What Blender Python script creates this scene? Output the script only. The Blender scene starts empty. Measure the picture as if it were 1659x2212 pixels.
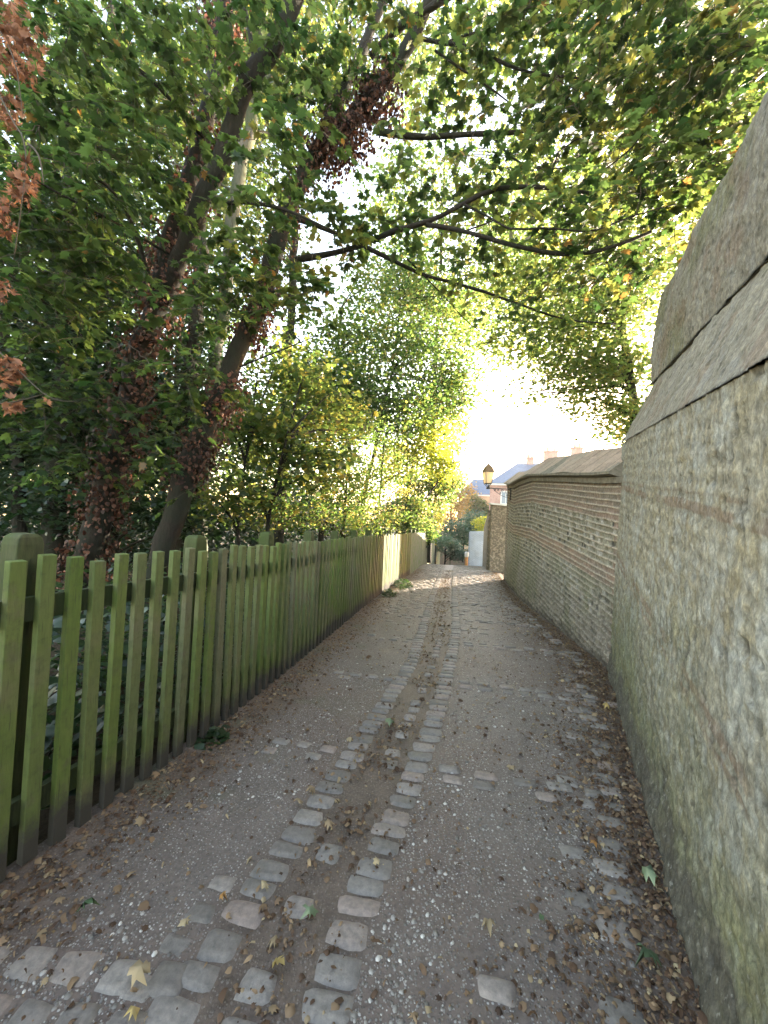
import bpy, math, random
import numpy as np
from mathutils import Vector, Matrix

scene = bpy.context.scene
COL = scene.collection
RNG = np.random.default_rng(7)
random.seed(7)

# ------------------------------------------------------------------ camera
F_ = 830.8; CX, CY = 829.5, 1106.0; HPX = 2212.0
TH = math.atan(0.0144); RO = 0.045
CF = np.array([0, math.cos(TH), math.sin(TH)]); CU0 = np.array([0, -math.sin(TH), math.cos(TH)]); CR0 = np.array([1., 0, 0])
CR = math.cos(RO)*CR0 + math.sin(RO)*CU0
CU = math.cos(RO)*CU0 - math.sin(RO)*CR0
CC = np.array([0, 0, 1.5])
cam_d = bpy.data.cameras.new('camera'); cam = bpy.data.objects.new('camera', cam_d); COL.objects.link(cam)
cam_d.sensor_fit = 'VERTICAL'; cam_d.sensor_height = 36.0; cam_d.lens = F_/HPX*36.0
cam_d.clip_start = 0.05; cam_d.clip_end = 2000
M = Matrix.Identity(4)
for i in range(3):
    M[i][0] = CR[i]; M[i][1] = CU[i]; M[i][2] = -CF[i]; M[i][3] = CC[i]
cam.matrix_world = M
scene.camera = cam

# ------------------------------------------------------------------ light
SUN_AZ, SUN_EL = math.radians(48), math.radians(10)
world = bpy.data.worlds.new('World'); scene.world = world; world.use_nodes = True
wn = world.node_tree; bg = wn.nodes['Background']
sky = wn.nodes.new('ShaderNodeTexSky'); sky.sky_type = 'NISHITA'; sky.sun_disc = False
sky.sun_elevation = SUN_EL; sky.sun_rotation = SUN_AZ
sky.air_density = 1.0; sky.dust_density = 1.0; sky.ozone_density = 1.0
wb = wn.nodes.new('ShaderNodeMixRGB'); wb.blend_type = 'MULTIPLY'; wb.inputs[0].default_value = 1; wb.inputs[2].default_value = (1.235, .965, .785, 1)
wn.links.new(sky.outputs[0], wb.inputs[1]); wn.links.new(wb.outputs[0], bg.inputs[0]); bg.inputs[1].default_value = 0.15
sd = Vector((math.sin(SUN_AZ)*math.cos(SUN_EL), math.cos(SUN_AZ)*math.cos(SUN_EL), math.sin(SUN_EL)))
sl = bpy.data.lights.new('sun', 'SUN'); sl.energy = 3.8; sl.angle = math.radians(0.6); sl.color = (1.0, 0.86, 0.66)
so = bpy.data.objects.new('sun', sl); COL.objects.link(so); so.rotation_euler = sd.to_track_quat('Z', 'Y').to_euler()
scene.view_settings.view_transform = 'Standard'; scene.view_settings.look = 'None'
scene.view_settings.exposure = 3.8; scene.view_settings.gamma = 1.0
scene.view_settings.use_curve_mapping = False
scene.cycles.max_bounces = 8; scene.cycles.transparent_max_bounces = 8

# ------------------------------------------------------------------ helpers
def at(u, v, Y):
    d = CF + CR*(u-CX)/F_ - CU*(v-CY)/F_
    return CC + d*Y/d[1]

def smooth(a, b, x):
    t = np.clip((np.asarray(x, float)-a)/(b-a), 0, 1); return t*t*(3-2*t)

def gz(y):                                             # height of the lane along its length
    y = np.asarray(y, float)
    a = -0.019*y
    s = 0.096
    return a - s*np.where(y > 13.5, np.where(y < 17.5, (y-13.5)**2/8.0, (y-15.5)), 0) * (y < 70) - s*54.5*(y >= 70) + 0.019*(y-70)*(y >= 70)

def hash3(ix, iy, iz, seed):
    n = (ix.astype(np.int64)*73856093) ^ (iy.astype(np.int64)*19349663) ^ (iz.astype(np.int64)*83492791) ^ (seed*2654435761 & 0x7fffffff)
    n = (n ^ (n >> 13))*1274126177 & 0x7fffffff
    n = (n ^ (n >> 16))*1103515245 & 0x7fffffff
    return ((n >> 5) % 100003)/100003.0

def vnoise(p, sc, seed=0):
    p = np.asarray(p, float)*sc
    if p.shape[1] == 2: p = np.column_stack([p, np.zeros(len(p))])
    i = np.floor(p); f = p-i; f = f*f*(3-2*f); i = i.astype(np.int64)
    r = 0
    for dx in (0, 1):
        for dy in (0, 1):
            for dz in (0, 1):
                w = (f[:, 0] if dx else 1-f[:, 0])*(f[:, 1] if dy else 1-f[:, 1])*(f[:, 2] if dz else 1-f[:, 2])
                r = r + w*hash3(i[:, 0]+dx, i[:, 1]+dy, i[:, 2]+dz, seed)
    return r

def fbm(p, sc, seed=0, o=4):
    r = 0; a = 0.5; t = 0
    for k in range(o):
        r = r + a*vnoise(p, sc*2**k, seed+k*17); t += a; a *= 0.55
    return r/t

def worley(p, sc, seed=0):
    """2-D cell noise: F1 distance, F2-F1 and the id of the cell"""
    p = np.asarray(p, float)*sc; i = np.floor(p).astype(np.int64)
    f1 = np.full(len(p), 9.0); f2 = f1.copy(); cid = np.zeros(len(p))
    z = np.zeros(len(p), np.int64)
    for dx in (-1, 0, 1):
        for dy in (-1, 0, 1):
            cx = i[:, 0]+dx; cy = i[:, 1]+dy
            px = cx + hash3(cx, cy, z, seed); py = cy + hash3(cx, cy, z, seed+5)
            d = np.hypot(p[:, 0]-px, p[:, 1]-py); h = hash3(cx, cy, z, seed+9)
            n = d < f1
            f2 = np.where(n, f1, np.minimum(f2, d)); cid = np.where(n, h, cid); f1 = np.where(n, d, f1)
    return f1, f2-f1, cid

def mesh_np(name, V, F, mat, parent=None, tint=None, col=None, smooth_=False, loc=None):
    """V (n,3), F (m,k): ONE mesh object"""
    V = np.ascontiguousarray(V, np.float32); F = np.ascontiguousarray(F, np.int32)
    me = bpy.data.meshes.new(name)
    me.vertices.add(len(V)); me.vertices.foreach_set('co', V.ravel())
    k = F.shape[1]; me.loops.add(F.size); me.loops.foreach_set('vertex_index', F.ravel())
    me.polygons.add(len(F)); me.polygons.foreach_set('loop_start', np.arange(0, F.size, k, dtype=np.int32))
    try: me.polygons.foreach_set('loop_total', np.full(len(F), k, np.int32))
    except Exception: pass
    if smooth_: me.polygons.foreach_set('use_smooth', np.ones(len(F), bool))
    me.update(calc_edges=True); me.validate()
    if tint is not None:
        a = me.attributes.new('tint', 'FLOAT', 'POINT'); a.data.foreach_set('value', np.asarray(tint, np.float32))
    if col is not None:
        a = me.attributes.new('shade', 'FLOAT_COLOR', 'POINT')
        a.data.foreach_set('color', np.column_stack([col, np.ones(len(V))]).astype(np.float32).ravel())
    o = bpy.data.objects.new(name, me); COL.objects.link(o); me.materials.append(mat)
    if parent is not None: o.parent = parent
    return o

def tag(o, label=None, cat=None, group=None, kind=None):
    if label: o['label'] = label
    if cat: o['category'] = cat
    if group: o['group'] = group
    if kind: o['kind'] = kind
    return o

def empty(name, loc=(0, 0, 0), label=None, cat=None, group=None):
    o = bpy.data.objects.new(name, None); COL.objects.link(o); o.location = loc; o.empty_display_size = 0.2
    return tag(o, label, cat, group)

class MB:
    """collects quads of boxes, tubes and lathes and builds them as one mesh"""
    def __init__(s): s.V = []; s.F = []; s.n = 0; s.T = []
    def add(s, V, F, t=0.5):
        V = np.asarray(V, float); F = np.asarray(F, int)
        s.V.append(V); s.F.append(F+s.n); s.n += len(V); s.T.append(np.full(len(V), t) if np.isscalar(t) else t)
    def tube(s, P, R, k=8, t=0.5, cap=True):
        P = np.asarray(P, float); R = np.broadcast_to(np.asarray(R, float), (len(P),))
        d = np.gradient(P, axis=0); d /= np.linalg.norm(d, axis=1)[:, None]+1e-9
        ref = np.array([0.3, 0.9, 0.1]) if abs(d[:, 2]).mean() > 0.7 else np.array([0., 0., 1.])
        X = np.cross(d, ref); X /= np.linalg.norm(X, axis=1)[:, None]+1e-9; Y = np.cross(d, X)
        a = np.arange(k)*2*np.pi/k
        V = P[:, None, :] + R[:, None, None]*(np.cos(a)[None, :, None]*X[:, None, :] + np.sin(a)[None, :, None]*Y[:, None, :])
        n = len(P); i = np.arange(n-1)[:, None]*k; j = np.arange(k)[None, :]; j2 = (j+1) % k
        F = np.stack([i+j, i+j2, i+k+j2, i+k+j], -1).reshape(-1, 4)
        V = V.reshape(-1, 3)
        if cap:
            V = np.vstack([V, P[0], P[-1]]); m = n*k
            c0 = np.array([[m, (q+1) % k, q, m] for q in range(k)]); c1 = np.array([[m+1, m-k+q, m-k+(q+1) % k, m+1] for q in range(k)])
            s.add(V, F, t); s.tri = getattr(s, 'tri', []); s.tri += [c0[:, :3]+s.n-len(V), c1[:, :3]+s.n-len(V)]
        else: s.add(V, F, t)
    def box(s, c, h, rot=None, t=0.5, top=(1, 1)):
        c = np.asarray(c, float); v = np.array([[x, y, z] for z in (-1, 1) for y in (-1, 1) for x in (-1, 1)], float)
        v[4:, 0] *= top[0]; v[4:, 1] *= top[1]
        v = v*np.asarray(h, float)
        if rot is not None: v = v @ np.asarray(rot).T
        s.add(v+c, [[0, 2, 3, 1], [4, 5, 7, 6], [0, 1, 5, 4], [2, 6, 7, 3], [0, 4, 6, 2], [1, 3, 7, 5]], t)
    def lathe(s, c, prof, k=16, t=0.5):
        c = np.asarray(c, float); P = np.array([[0, 0, z] for r, z in prof], float)+c
        a = np.arange(k)*2*np.pi/k; R = np.array([r for r, z in prof])
        V = (P[:, None, :] + R[:, None, None]*np.stack([np.cos(a), np.sin(a), 0*a], -1)[None]).reshape(-1, 3)
        n = len(P); i = np.arange(n-1)[:, None]*k; j = np.arange(k)[None, :]; j2 = (j+1) % k
        s.add(V, np.stack([i+j, i+j2, i+k+j2, i+k+j], -1).reshape(-1, 4), t)
    def build(s, name, mat, parent=None, sm=False, bevel=0):
        V = np.vstack(s.V); me = bpy.data.meshes.new(name)
        fl = [list(map(int, f)) for f in np.vstack(s.F)]
        for tt in getattr(s, 'tri', []): fl += [list(map(int, f)) for f in tt]
        me.from_pydata([tuple(v) for v in V], [], fl); me.update()
        a = me.attributes.new('tint', 'FLOAT', 'POINT'); a.data.foreach_set('value', np.concatenate(s.T).astype(np.float32))
        if sm: me.polygons.foreach_set('use_smooth', np.ones(len(me.polygons), bool))
        o = bpy.data.objects.new(name, me); COL.objects.link(o); me.materials.append(mat)
        if parent is not None: o.parent = parent
        if bevel:
            b = o.modifiers.new('bevel', 'BEVEL'); b.width = bevel; b.segments = 2; b.limit_method = 'ANGLE'
        return o

def rotz(a): c, s = math.cos(a), math.sin(a); return np.array([[c, -s, 0], [s, c, 0], [0, 0, 1.]])

# ------------------------------------------------------------------ materials
class NT:
    def __init__(s, name):
        s.m = bpy.data.materials.new(name); s.m.use_nodes = True; s.t = s.m.node_tree; s.N = s.t.nodes
        s.b = s.N['Principled BSDF']; s.out = s.N['Material Output']
    def n(s, ty, **kw):
        o = s.N.new('ShaderNode'+ty)
        for k, v in kw.items():
            if k.startswith('i_'):
                o.inputs[k[2:].replace('_', ' ')].default_value = v
            else: setattr(o, k, v)
        return o
    def l(s, a, b): s.t.links.new(a, b)
    def noise(s, vec, scale, detail=5, rough=0.6):
        n = s.n('TexNoise'); n.inputs['Scale'].default_value = scale; n.inputs['Detail'].default_value = detail; n.inputs['Roughness'].default_value = rough
        if vec is not None: s.l(vec, n.inputs['Vector'])
        return n.outputs['Fac']
    def ramp(s, fac, stops, interp='LINEAR'):
        r = s.n('ValToRGB'); r.color_ramp.interpolation = interp
        while len(r.color_ramp.elements) > 1: r.color_ramp.elements.remove(r.color_ramp.elements[-1])
        for i, (p, c) in enumerate(stops):
            e = r.color_ramp.elements[0] if i == 0 else r.color_ramp.elements.new(p)
            e.position = p; e.color = (*c, 1) if len(c) == 3 else c
        s.l(fac, r.inputs[0]); return r.outputs[0]
    def mix(s, f, a, b, mode='MIX'):
        m = s.n('MixRGB', blend_type=mode)
        for i, x in ((0, f), (1, a), (2, b)):
            if isinstance(x, (int, float)): m.inputs[i].default_value = x if i == 0 else (x, x, x, 1)
            elif isinstance(x, tuple): m.inputs[i].default_value = (*x, 1)
            else: s.l(x, m.inputs[i])
        return m.outputs[0]
    def math(s, op, a, b=0.0, clamp=False):
        m = s.n('Math', operation=op, use_clamp=clamp)
        for i, x in ((0, a), (1, b)):
            if isinstance(x, (int, float)): m.inputs[i].default_value = x
            else: s.l(x, m.inputs[i])
        return m.outputs[0]
    def pos(s): return s.n('NewGeometry').outputs['Position']
    def attr(s, name, what='Fac'): a = s.n('Attribute', attribute_name=name); return a.outputs[what]
    def bump(s, h, strength=0.5, dist=0.01, nrm=None):
        b = s.n('Bump'); b.inputs['Strength'].default_value = strength; b.inputs['Distance'].default_value = dist
        s.l(h, b.inputs['Height'])
        if nrm is not None: s.l(nrm, b.inputs['Normal'])
        return b.outputs[0]
    def fin(s, col, rough=0.8, nrm=None, spec=0.3):
        if isinstance(col, tuple): s.b.inputs['Base Color'].default_value = (*col, 1)
        else: s.l(col, s.b.inputs['Base Color'])
        if isinstance(rough, (int, float)): s.b.inputs['Roughness'].default_value = rough
        else: s.l(rough, s.b.inputs['Roughness'])
        s.b.inputs['Specular IOR Level'].default_value = spec
        if nrm is not None: s.l(nrm, s.b.inputs['Normal'])
        return s.m

def leaf_mat(name, stops, tstops, trans=0.55, rough=0.45, spec=0.4):
    t = NT(name); a = t.attr('tint')
    c = t.ramp(a, stops); ct = t.ramp(a, tstops)
    t.fin(c, rough, None, spec)
    tr = t.n('BsdfTranslucent'); t.l(ct, tr.inputs[0])
    mx = t.n('MixShader'); mx.inputs[0].default_value = trans
    t.l(t.b.outputs[0], mx.inputs[1]); t.l(tr.outputs[0], mx.inputs[2]); t.l(mx.outputs[0], t.out.inputs[0])
    return t.m

M_MAPLE = leaf_mat('maple_leaf', [(0, (.012, .027, .014)), (.6, (.026, .05, .02)), (.9, (.05, .072, .024)), (1, (.12, .08, .03))],
                   [(0, (.04, .09, .02)), (.6, (.15, .23, .05)), (.9, (.34, .36, .07)), (1, (.36, .2, .05))])
M_FARLEAF = leaf_mat('small_leaf', [(0, (.02, .05, .02)), (.7, (.05, .085, .03)), (1, (.12, .10, .035))],
                     [(0, (.07, .16, .035)), (.7, (.22, .32, .06)), (1, (.45, .34, .09))])
M_LIME = leaf_mat('lime_leaf', [(0, (.03, .055, .022)), (.6, (.055, .085, .03)), (1, (.11, .12, .035))],
                   [(0, (.12, .2, .05)), (.6, (.26, .36, .08)), (1, (.48, .42, .1))], .62)
M_DARKLEAF = leaf_mat('dark_evergreen_leaf', [(0, (.008, .02, .009)), (1, (.026, .05, .02))],
                      [(0, (.02, .07, .015)), (1, (.08, .16, .03))], 0.25, 0.35, 0.5)
M_YELLOW = leaf_mat('yellow_green_leaf', [(0, (.07, .12, .02)), (1, (.2, .22, .03))], [(0, (.3, .45, .04)), (1, (.7, .65, .08))])
M_BLUELEAF = leaf_mat('blue_green_leaf', [(0, (.04, .085, .06)), (1, (.08, .14, .09))], [(0, (.06, .16, .08)), (1, (.14, .26, .12))], .35)
M_AUTUMN = leaf_mat('autumn_leaf', [(0, (.16, .1, .04)), (1, (.26, .2, .07))], [(0, (.4, .25, .08)), (1, (.6, .42, .12))])
M_DEAD = leaf_mat('dead_leaf', [(0, (.04, .02, .012)), (.5, (.13, .065, .042)), (1, (.3, .17, .11))],
                  [(0, (.12, .045, .02)), (1, (.46, .2, .1))], 0.3, 0.6, 0.2)
M_DEADIVY = leaf_mat('withered_ivy_leaf', [(0, (.018, .010, .008)), (.5, (.045, .022, .016)), (1, (.12, .06, .04))],
                  [(0, (.04, .015, .01)), (1, (.22, .08, .04))], 0.2, 0.6, 0.2)
M_LITTER = leaf_mat('fallen_leaf_skin', [(0, (.05, .03, .02)), (.4, (.12, .072, .045)), (.7, (.24, .165, .10)), (.93, (.40, .33, .2)), (1, (.14, .2, .07))],
                    [(0, (.05, .03, .02)), (1, (.3, .2, .08))], 0.15, 0.6, 0.25)

def bark(name, c1, c2, c3):
    t = NT(name); p = t.pos(); mp = t.n('Mapping'); mp.inputs['Scale'].default_value = (1, 1, .35); t.l(p, mp.inputs[0])
    n = t.noise(mp.outputs[0], 28, 6, .65); n2 = t.noise(p, 3, 4); c = t.mix(t.ramp(n2, [(.38, (0, 0, 0)), (.62, (1, 1, 1))]), t.ramp(n, [(.3, c1), (.7, c2)]), c3)
    return t.fin(c, .85, t.bump(n, .9, .02), .2)
M_BARK = bark('bark', (.007, .006, .005), (.026, .021, .017), (.014, .017, .011))
M_PALEBARK = bark('pale_bark', (.05, .047, .04), (.14, .13, .11), (.06, .075, .045))
M_TWIG = NT('twig_bark').fin((.05, .04, .03), .8)

def m_algae():
    t = NT('algae_stained_paint'); tc = t.n('TexCoord'); P = tc.outputs['Object']
    sx = t.n('SeparateXYZ'); t.l(P, sx.inputs[0]); z = sx.outputs[2]
    W = t.pos(); mp = t.n('Mapping'); mp.inputs['Scale'].default_value = (1, 1, .12); t.l(W, mp.inputs[0])
    grain = t.noise(mp.outputs[0], 90, 5, .7); big = t.noise(W, 2.6, 3); fine = t.noise(W, 26, 5, .7)
    oi = t.n('ObjectInfo').outputs['Random']
    g = t.ramp(big, [(.28, (.08, .13, .026)), (.5, (.105, .145, .038)), (.68, (.13, .14, .065))])
    g = t.mix(t.math('MULTIPLY', t.math('POWER', oi, 2.0), .75), g, (.12, .115, .085))
    mp2 = t.n('Mapping'); mp2.inputs['Scale'].default_value = (1, 1, .05); t.l(W, mp2.inputs[0]); crack = t.noise(mp2.outputs[0], 160, 3, .5)
    g = t.mix(t.ramp(crack, [(.62, (0, 0, 0)), (.68, (.55, .55, .55))]), g, (.04, .045, .025))
    g = t.mix(t.ramp(t.noise(W, 7, 5), [(.55, (0, 0, 0)), (.68, (.5, .5, .5))]), g, (.11, .10, .075))
    g = t.mix(t.ramp(fine, [(.5, (0, 0, 0)), (.72, (.6, .6, .6))]), g, (.06, .075, .03))
    g = t.mix(.4, g, t.ramp(grain, [(.3, (.35, .35, .35)), (.7, (1, 1, 1))]), 'MULTIPLY')
    # damp foot of the board
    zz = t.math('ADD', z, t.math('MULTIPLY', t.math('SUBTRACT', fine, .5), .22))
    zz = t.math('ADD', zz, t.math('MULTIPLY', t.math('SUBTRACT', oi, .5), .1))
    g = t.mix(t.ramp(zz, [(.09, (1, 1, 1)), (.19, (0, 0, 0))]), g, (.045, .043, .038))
    top = t.ramp(t.math('ADD', z, t.math('MULTIPLY', fine, .12)), [(.98, (0, 0, 0)), (1.0, (.0, .0, .0))])
    return t.fin(g, .75, t.bump(grain, .5, .003), .25)
M_FENCE = m_algae()
def m_vwood(name, c1, c2, c3, rough=.85):
    t = NT(name); W = t.pos(); mp = t.n('Mapping'); mp.inputs['Scale'].default_value = (1, 1, .15); t.l(W, mp.inputs[0])
    n = t.noise(mp.outputs[0], 70, 5, .7); b = t.noise(W, 5, 4)
    return t.fin(t.mix(t.ramp(b, [(.4, (0, 0, 0)), (.65, (1, 1, 1))]), t.ramp(n, [(.3, c1), (.7, c2)]), c3), rough, t.bump(n, .5, .004), .2)
M_POST = m_vwood('weathered_post', (.028, .034, .018), (.065, .075, .035), (.04, .058, .018))
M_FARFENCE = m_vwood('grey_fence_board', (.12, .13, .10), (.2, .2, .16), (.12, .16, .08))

def m_attr(name, mul_noise, rough, bsc, bst, bd, spec=.25, lichen=False):
    """surface whose stone and mortar colours come from the mesh, with fine grain added"""
    t = NT(name); c = t.attr('shade', 'Color'); p = t.pos()
    n = t.noise(p, mul_noise, 6, .7); n2 = t.noise(p, bsc, 6, .75)
    c = t.mix(1.0, c, t.ramp(n, [(.25, (.55, .55, .55)), (.5, (.95, .95, .95)), (.75, (1.3, 1.3, 1.3))]), 'MULTIPLY')
    return t.fin(c, rough, t.bump(n2, bst, bd), spec)
def m_wall():
    t = NT('old_wall_face'); c = t.attr('shade', 'Color'); p = t.pos(); mp = t.n('Mapping'); mp.inputs['Scale'].default_value = (1, 1, .55); t.l(p, mp.inputs[0]); q = mp.outputs[0]
    a = t.noise(q, 30, 8, .75); b = t.noise(q, 110, 6, .75); d = t.noise(p, 9, 8, .7); e = t.noise(q, 48, 4, .6)
    c = t.mix(1.0, c, t.ramp(a, [(.3, (.5, .5, .5)), (.5, (.95, .95, .95)), (.7, (1.5, 1.48, 1.42))]), 'MULTIPLY')
    c = t.mix(1.0, c, t.ramp(b, [(.3, (.6, .6, .6)), (.7, (1.35, 1.35, 1.35))]), 'MULTIPLY')
    c = t.mix(t.ramp(e, [(.60, (0, 0, 0)), (.70, (.6, .6, .6))]), c, (.34, .34, .31))
    c = t.mix(t.ramp(d, [(.60, (0, 0, 0)), (.68, (.45, .45, .45))]), c, (.05, .048, .035))
    h = t.math('ADD', t.math('MULTIPLY', a, 1.0), t.math('MULTIPLY', b, .5))
    return t.fin(c, .92, t.bump(h, .55, .012), .15)
M_WALL = m_wall()
def m_lane():
    t = NT('lane_surface'); c = t.attr('shade', 'Color'); d = t.attr('tint'); p = t.pos()
    n = t.noise(p, 60, 6, .7)
    c = t.mix(1.0, c, t.ramp(n, [(.25, (.55, .55, .55)), (.5, (.95, .95, .95)), (.75, (1.35, 1.35, 1.35))]), 'MULTIPLY')
    hs = []
    for sc, a, b, th in ((62, .2, .3, .55), (120, .25, .38, .72)):
        v = t.n('TexVoronoi', voronoi_dimensions='2D'); v.inputs['Scale'].default_value = sc; t.l(p, v.inputs['Vector'])
        m = t.ramp(v.outputs['Distance'], [(a, (1, 1, 1)), (b, (0, 0, 0))])
        sp = t.n('SeparateColor'); t.l(v.outputs['Color'], sp.inputs[0])
        on = t.math('GREATER_THAN', sp.outputs[0], th)
        f = t.math('MULTIPLY', t.math('MULTIPLY', m, on), t.math('SUBTRACT', 1.0, t.math('MULTIPLY', d, .85)))
        pc = t.ramp(sp.outputs[1], [(0, (.10, .09, .082)), (.5, (.19, .172, .16)), (.8, (.27, .252, .238)), (1, (.44, .42, .4))])
        c = t.mix(f, c, pc); hs.append(f)
    h = t.math('ADD', t.math('MULTIPLY', n, .6), t.math('ADD', hs[0], hs[1]))
    return t.fin(c, .58, t.bump(h, .7, .006), .45)
M_PATH = m_lane()
M_COPING = m_attr('tiled_coping', 40, .85, 60, .4, .006)

def m_sett():
    t = NT('sett_stone'); a = t.attr('tint'); p = t.pos(); n = t.noise(p, 45, 6, .7); b = t.noise(p, 4, 3)
    c = t.ramp(a, [(0, (.15, .138, .13)), (.4, (.19, .176, .167)), (.7, (.24, .222, .21)), (1, (.24, .195, .175))])
    c = t.mix(1, c, t.ramp(n, [(.25, (.55, .55, .55)), (.75, (1.35, 1.3, 1.25))]), 'MULTIPLY')
    c = t.mix(t.ramp(b, [(.5, (0, 0, 0)), (.8, (.35, .35, .35))]), c, (.09, .09, .065))
    return t.fin(c, t.ramp(n, [(.3, (.5, .5, .5)), (.7, (.72, .72, .72))]), t.bump(n, .5, .006), .4)
M_SETT = m_sett()
def m_peb():
    t = NT('pebble_stone'); a = t.attr('tint')
    return t.fin(t.ramp(a, [(0, (.10, .09, .08)), (.4, (.2, .185, .17)), (.75, (.3, .28, .26)), (1, (.52, .5, .47))]), .42, None, .5)
M_PEB = m_peb()
def m_soil():
    t = NT('woodland_soil'); p = t.pos(); n = t.noise(p, 5, 6, .7); n2 = t.noise(p, 40, 4)
    c = t.ramp(n, [(.3, (.025, .02, .014)), (.55, (.05, .038, .025)), (.7, (.035, .05, .02))])
    return t.fin(c, .95, t.bump(n2, .8, .03), .1)
M_SOIL = m_soil()
def flat(name, c, rough=.7, spec=.3, sc=8, amt=.25, metal=0):
    t = NT(name); n = t.noise(t.pos(), sc, 5, .65)
    t.b.inputs['Metallic'].default_value = metal
    return t.fin(t.mix(1, c, t.ramp(n, [(.3, (1-amt,)*3), (.7, (1+amt,)*3)]), 'MULTIPLY'), rough, None, spec)
M_IRON = flat('wrought_iron', (.03, .028, .026), .5, .5, 30)
M_COPPER = flat('lantern_roof_metal', (.16, .10, .05), .5, .5, 20)
M_WHITE = flat('white_render', (.62, .62, .6), .8, .2, 3, .15)
def m_slate():
    t = NT('slate_roof'); W = t.pos(); sx = t.n('SeparateXYZ'); t.l(W, sx.inputs[0])
    br = t.n('TexBrick'); cb = t.n('CombineXYZ'); t.l(sx.outputs[0], cb.inputs[0]); t.l(sx.outputs[2], cb.inputs[1]); t.l(cb.outputs[0], br.inputs[0])
    br.inputs['Scale'].default_value = 2.2; br.inputs['Color1'].default_value = (.05, .085, .15, 1); br.inputs['Color2'].default_value = (.07, .11, .19, 1)
    br.inputs['Mortar'].default_value = (.05, .055, .07, 1); br.inputs['Mortar Size'].default_value = .015
    return t.fin(br.outputs[0], .45, None, .5)
M_SLATE = m_slate()
def m_brick(name, c1, c2, mo, sc=5.0):
    t = NT(name); W = t.pos(); sx = t.n('SeparateXYZ'); t.l(W, sx.inputs[0]); cb = t.n('CombineXYZ')
    t.l(t.math('ADD', sx.outputs[0], sx.outputs[1]), cb.inputs[0]); t.l(sx.outputs[2], cb.inputs[1])
    br = t.n('TexBrick'); t.l(cb.outputs[0], br.inputs[0]); br.inputs['Scale'].default_value = sc
    br.inputs['Color1'].default_value = (*c1, 1); br.inputs['Color2'].default_value = (*c2, 1); br.inputs['Mortar'].default_value = (*mo, 1)
    n = t.noise(W, 2, 4)
    return t.fin(t.mix(.5, br.outputs[0], t.ramp(n, [(.3, (.6, .6, .6)), (.7, (1.2, 1.2, 1.2))]), 'MULTIPLY'), .85, t.bump(br.outputs['Fac'], -.4, .01), .2)
M_HBRICK = m_brick('house_brick', (.34, .18, .145), (.42, .245, .2), (.45, .38, .34))
M_PBRICK = m_brick('painted_brick', (.42, .49, .6), (.48, .55, .66), (.28, .33, .42), 4.0)
M_GLASSW = flat('window_glass', (.25, .3, .36), .1, .8, 1, .05)
def m_lampglass():
    t = NT('frosted_lantern_glass'); t.b.inputs['Base Color'].default_value = (.8, .72, .58, 1)
    t.b.inputs['Roughness'].default_value = .4
    tr = t.n('BsdfTranslucent'); tr.inputs[0].default_value = (.85, .72, .5, 1)
    mx = t.n('MixShader'); mx.inputs[0].default_value = .6; t.l(t.b.outputs[0], mx.inputs[1]); t.l(tr.outputs[0], mx.inputs[2]); t.l(mx.outputs[0], t.out.inputs[0]); return t.m
M_LGLASS = m_lampglass()

# ------------------------------------------------------------------ plan of the lane
FY = np.array([-2, .9, 1.6, 2.66, 3.9, 7.43, 12.8, 20, 35.]); FX = np.array([-2.35, -1.62, -1.45, -1.15, -.88, -.2, 1.08, 2.55, 5.25])
WY = np.array([-1.2, 1.22, 4.34, 4.96, 6.30, 8.03, 9.58, 11.63, 14., 20, 35, 40]); WX = np.array([-.01, 1.16, 2.63, 2.70, 2.85, 3.03, 3.31, 3.72, 4.2, 5.2, 8.0, 9.])
def xf(y): return np.interp(y, FY, FX)
def xw(y): return np.interp(y, WY, WX)
GLY = np.array([.4, 1.24, 1.46, 1.78, 2.13, 2.58, 3.3, 4.28, 5.9, 7.74, 12.4, 18]); GLX = np.array([-.72, -.56, -.49, -.38, -.26, -.12, .09, .38, .68, 1.01, 1.9, 3.0])
GRY = np.array([.4, 1.2, 1.42, 1.65, 1.87, 2.2, 2.51, 3.02, 3.92, 4.84, 6, 7.86, 12.6, 18]); GRX = np.array([-.25, -.11, -.06, .01, .09, .2, .31, .47, .71, .95, 1.2, 1.52, 2.38, 3.45])
def xgl(y): return np.interp(y, GLY, GLX)
def xgr(y): return np.interp(y, GRY, GRX)

# ------------------------------------------------------------------ ground
def build_ground():
    xs = np.concatenate([np.linspace(-200, -12, 14), np.linspace(-10, 16, 53), np.linspace(20, 215, 14)])
    ys = np.concatenate([np.linspace(-60, -3, 8), np.linspace(-2, 40, 85), np.linspace(45, 300, 16)])
    X, Y = np.meshgrid(xs, ys); P = np.column_stack([X.ravel(), Y.ravel()])
    Z = gz(P[:, 1]) - .04
    left = smooth(0, 1.2, xf(P[:, 1])-P[:, 0]-.1)
    Z = Z + left*(.12*(fbm(P, .8, 3)-.5) - .02)
    V = np.column_stack([P, Z]); ny, nx = X.shape
    i = np.arange(ny-1)[:, None]*nx; j = np.arange(nx-1)[None]
    F = np.stack([i+j, i+j+1, i+nx+j+1, i+nx+j], -1).reshape(-1, 4)
    o = mesh_np('ground', V, F, M_SOIL, smooth_=True); tag(o, kind='structure')
build_ground()

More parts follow.
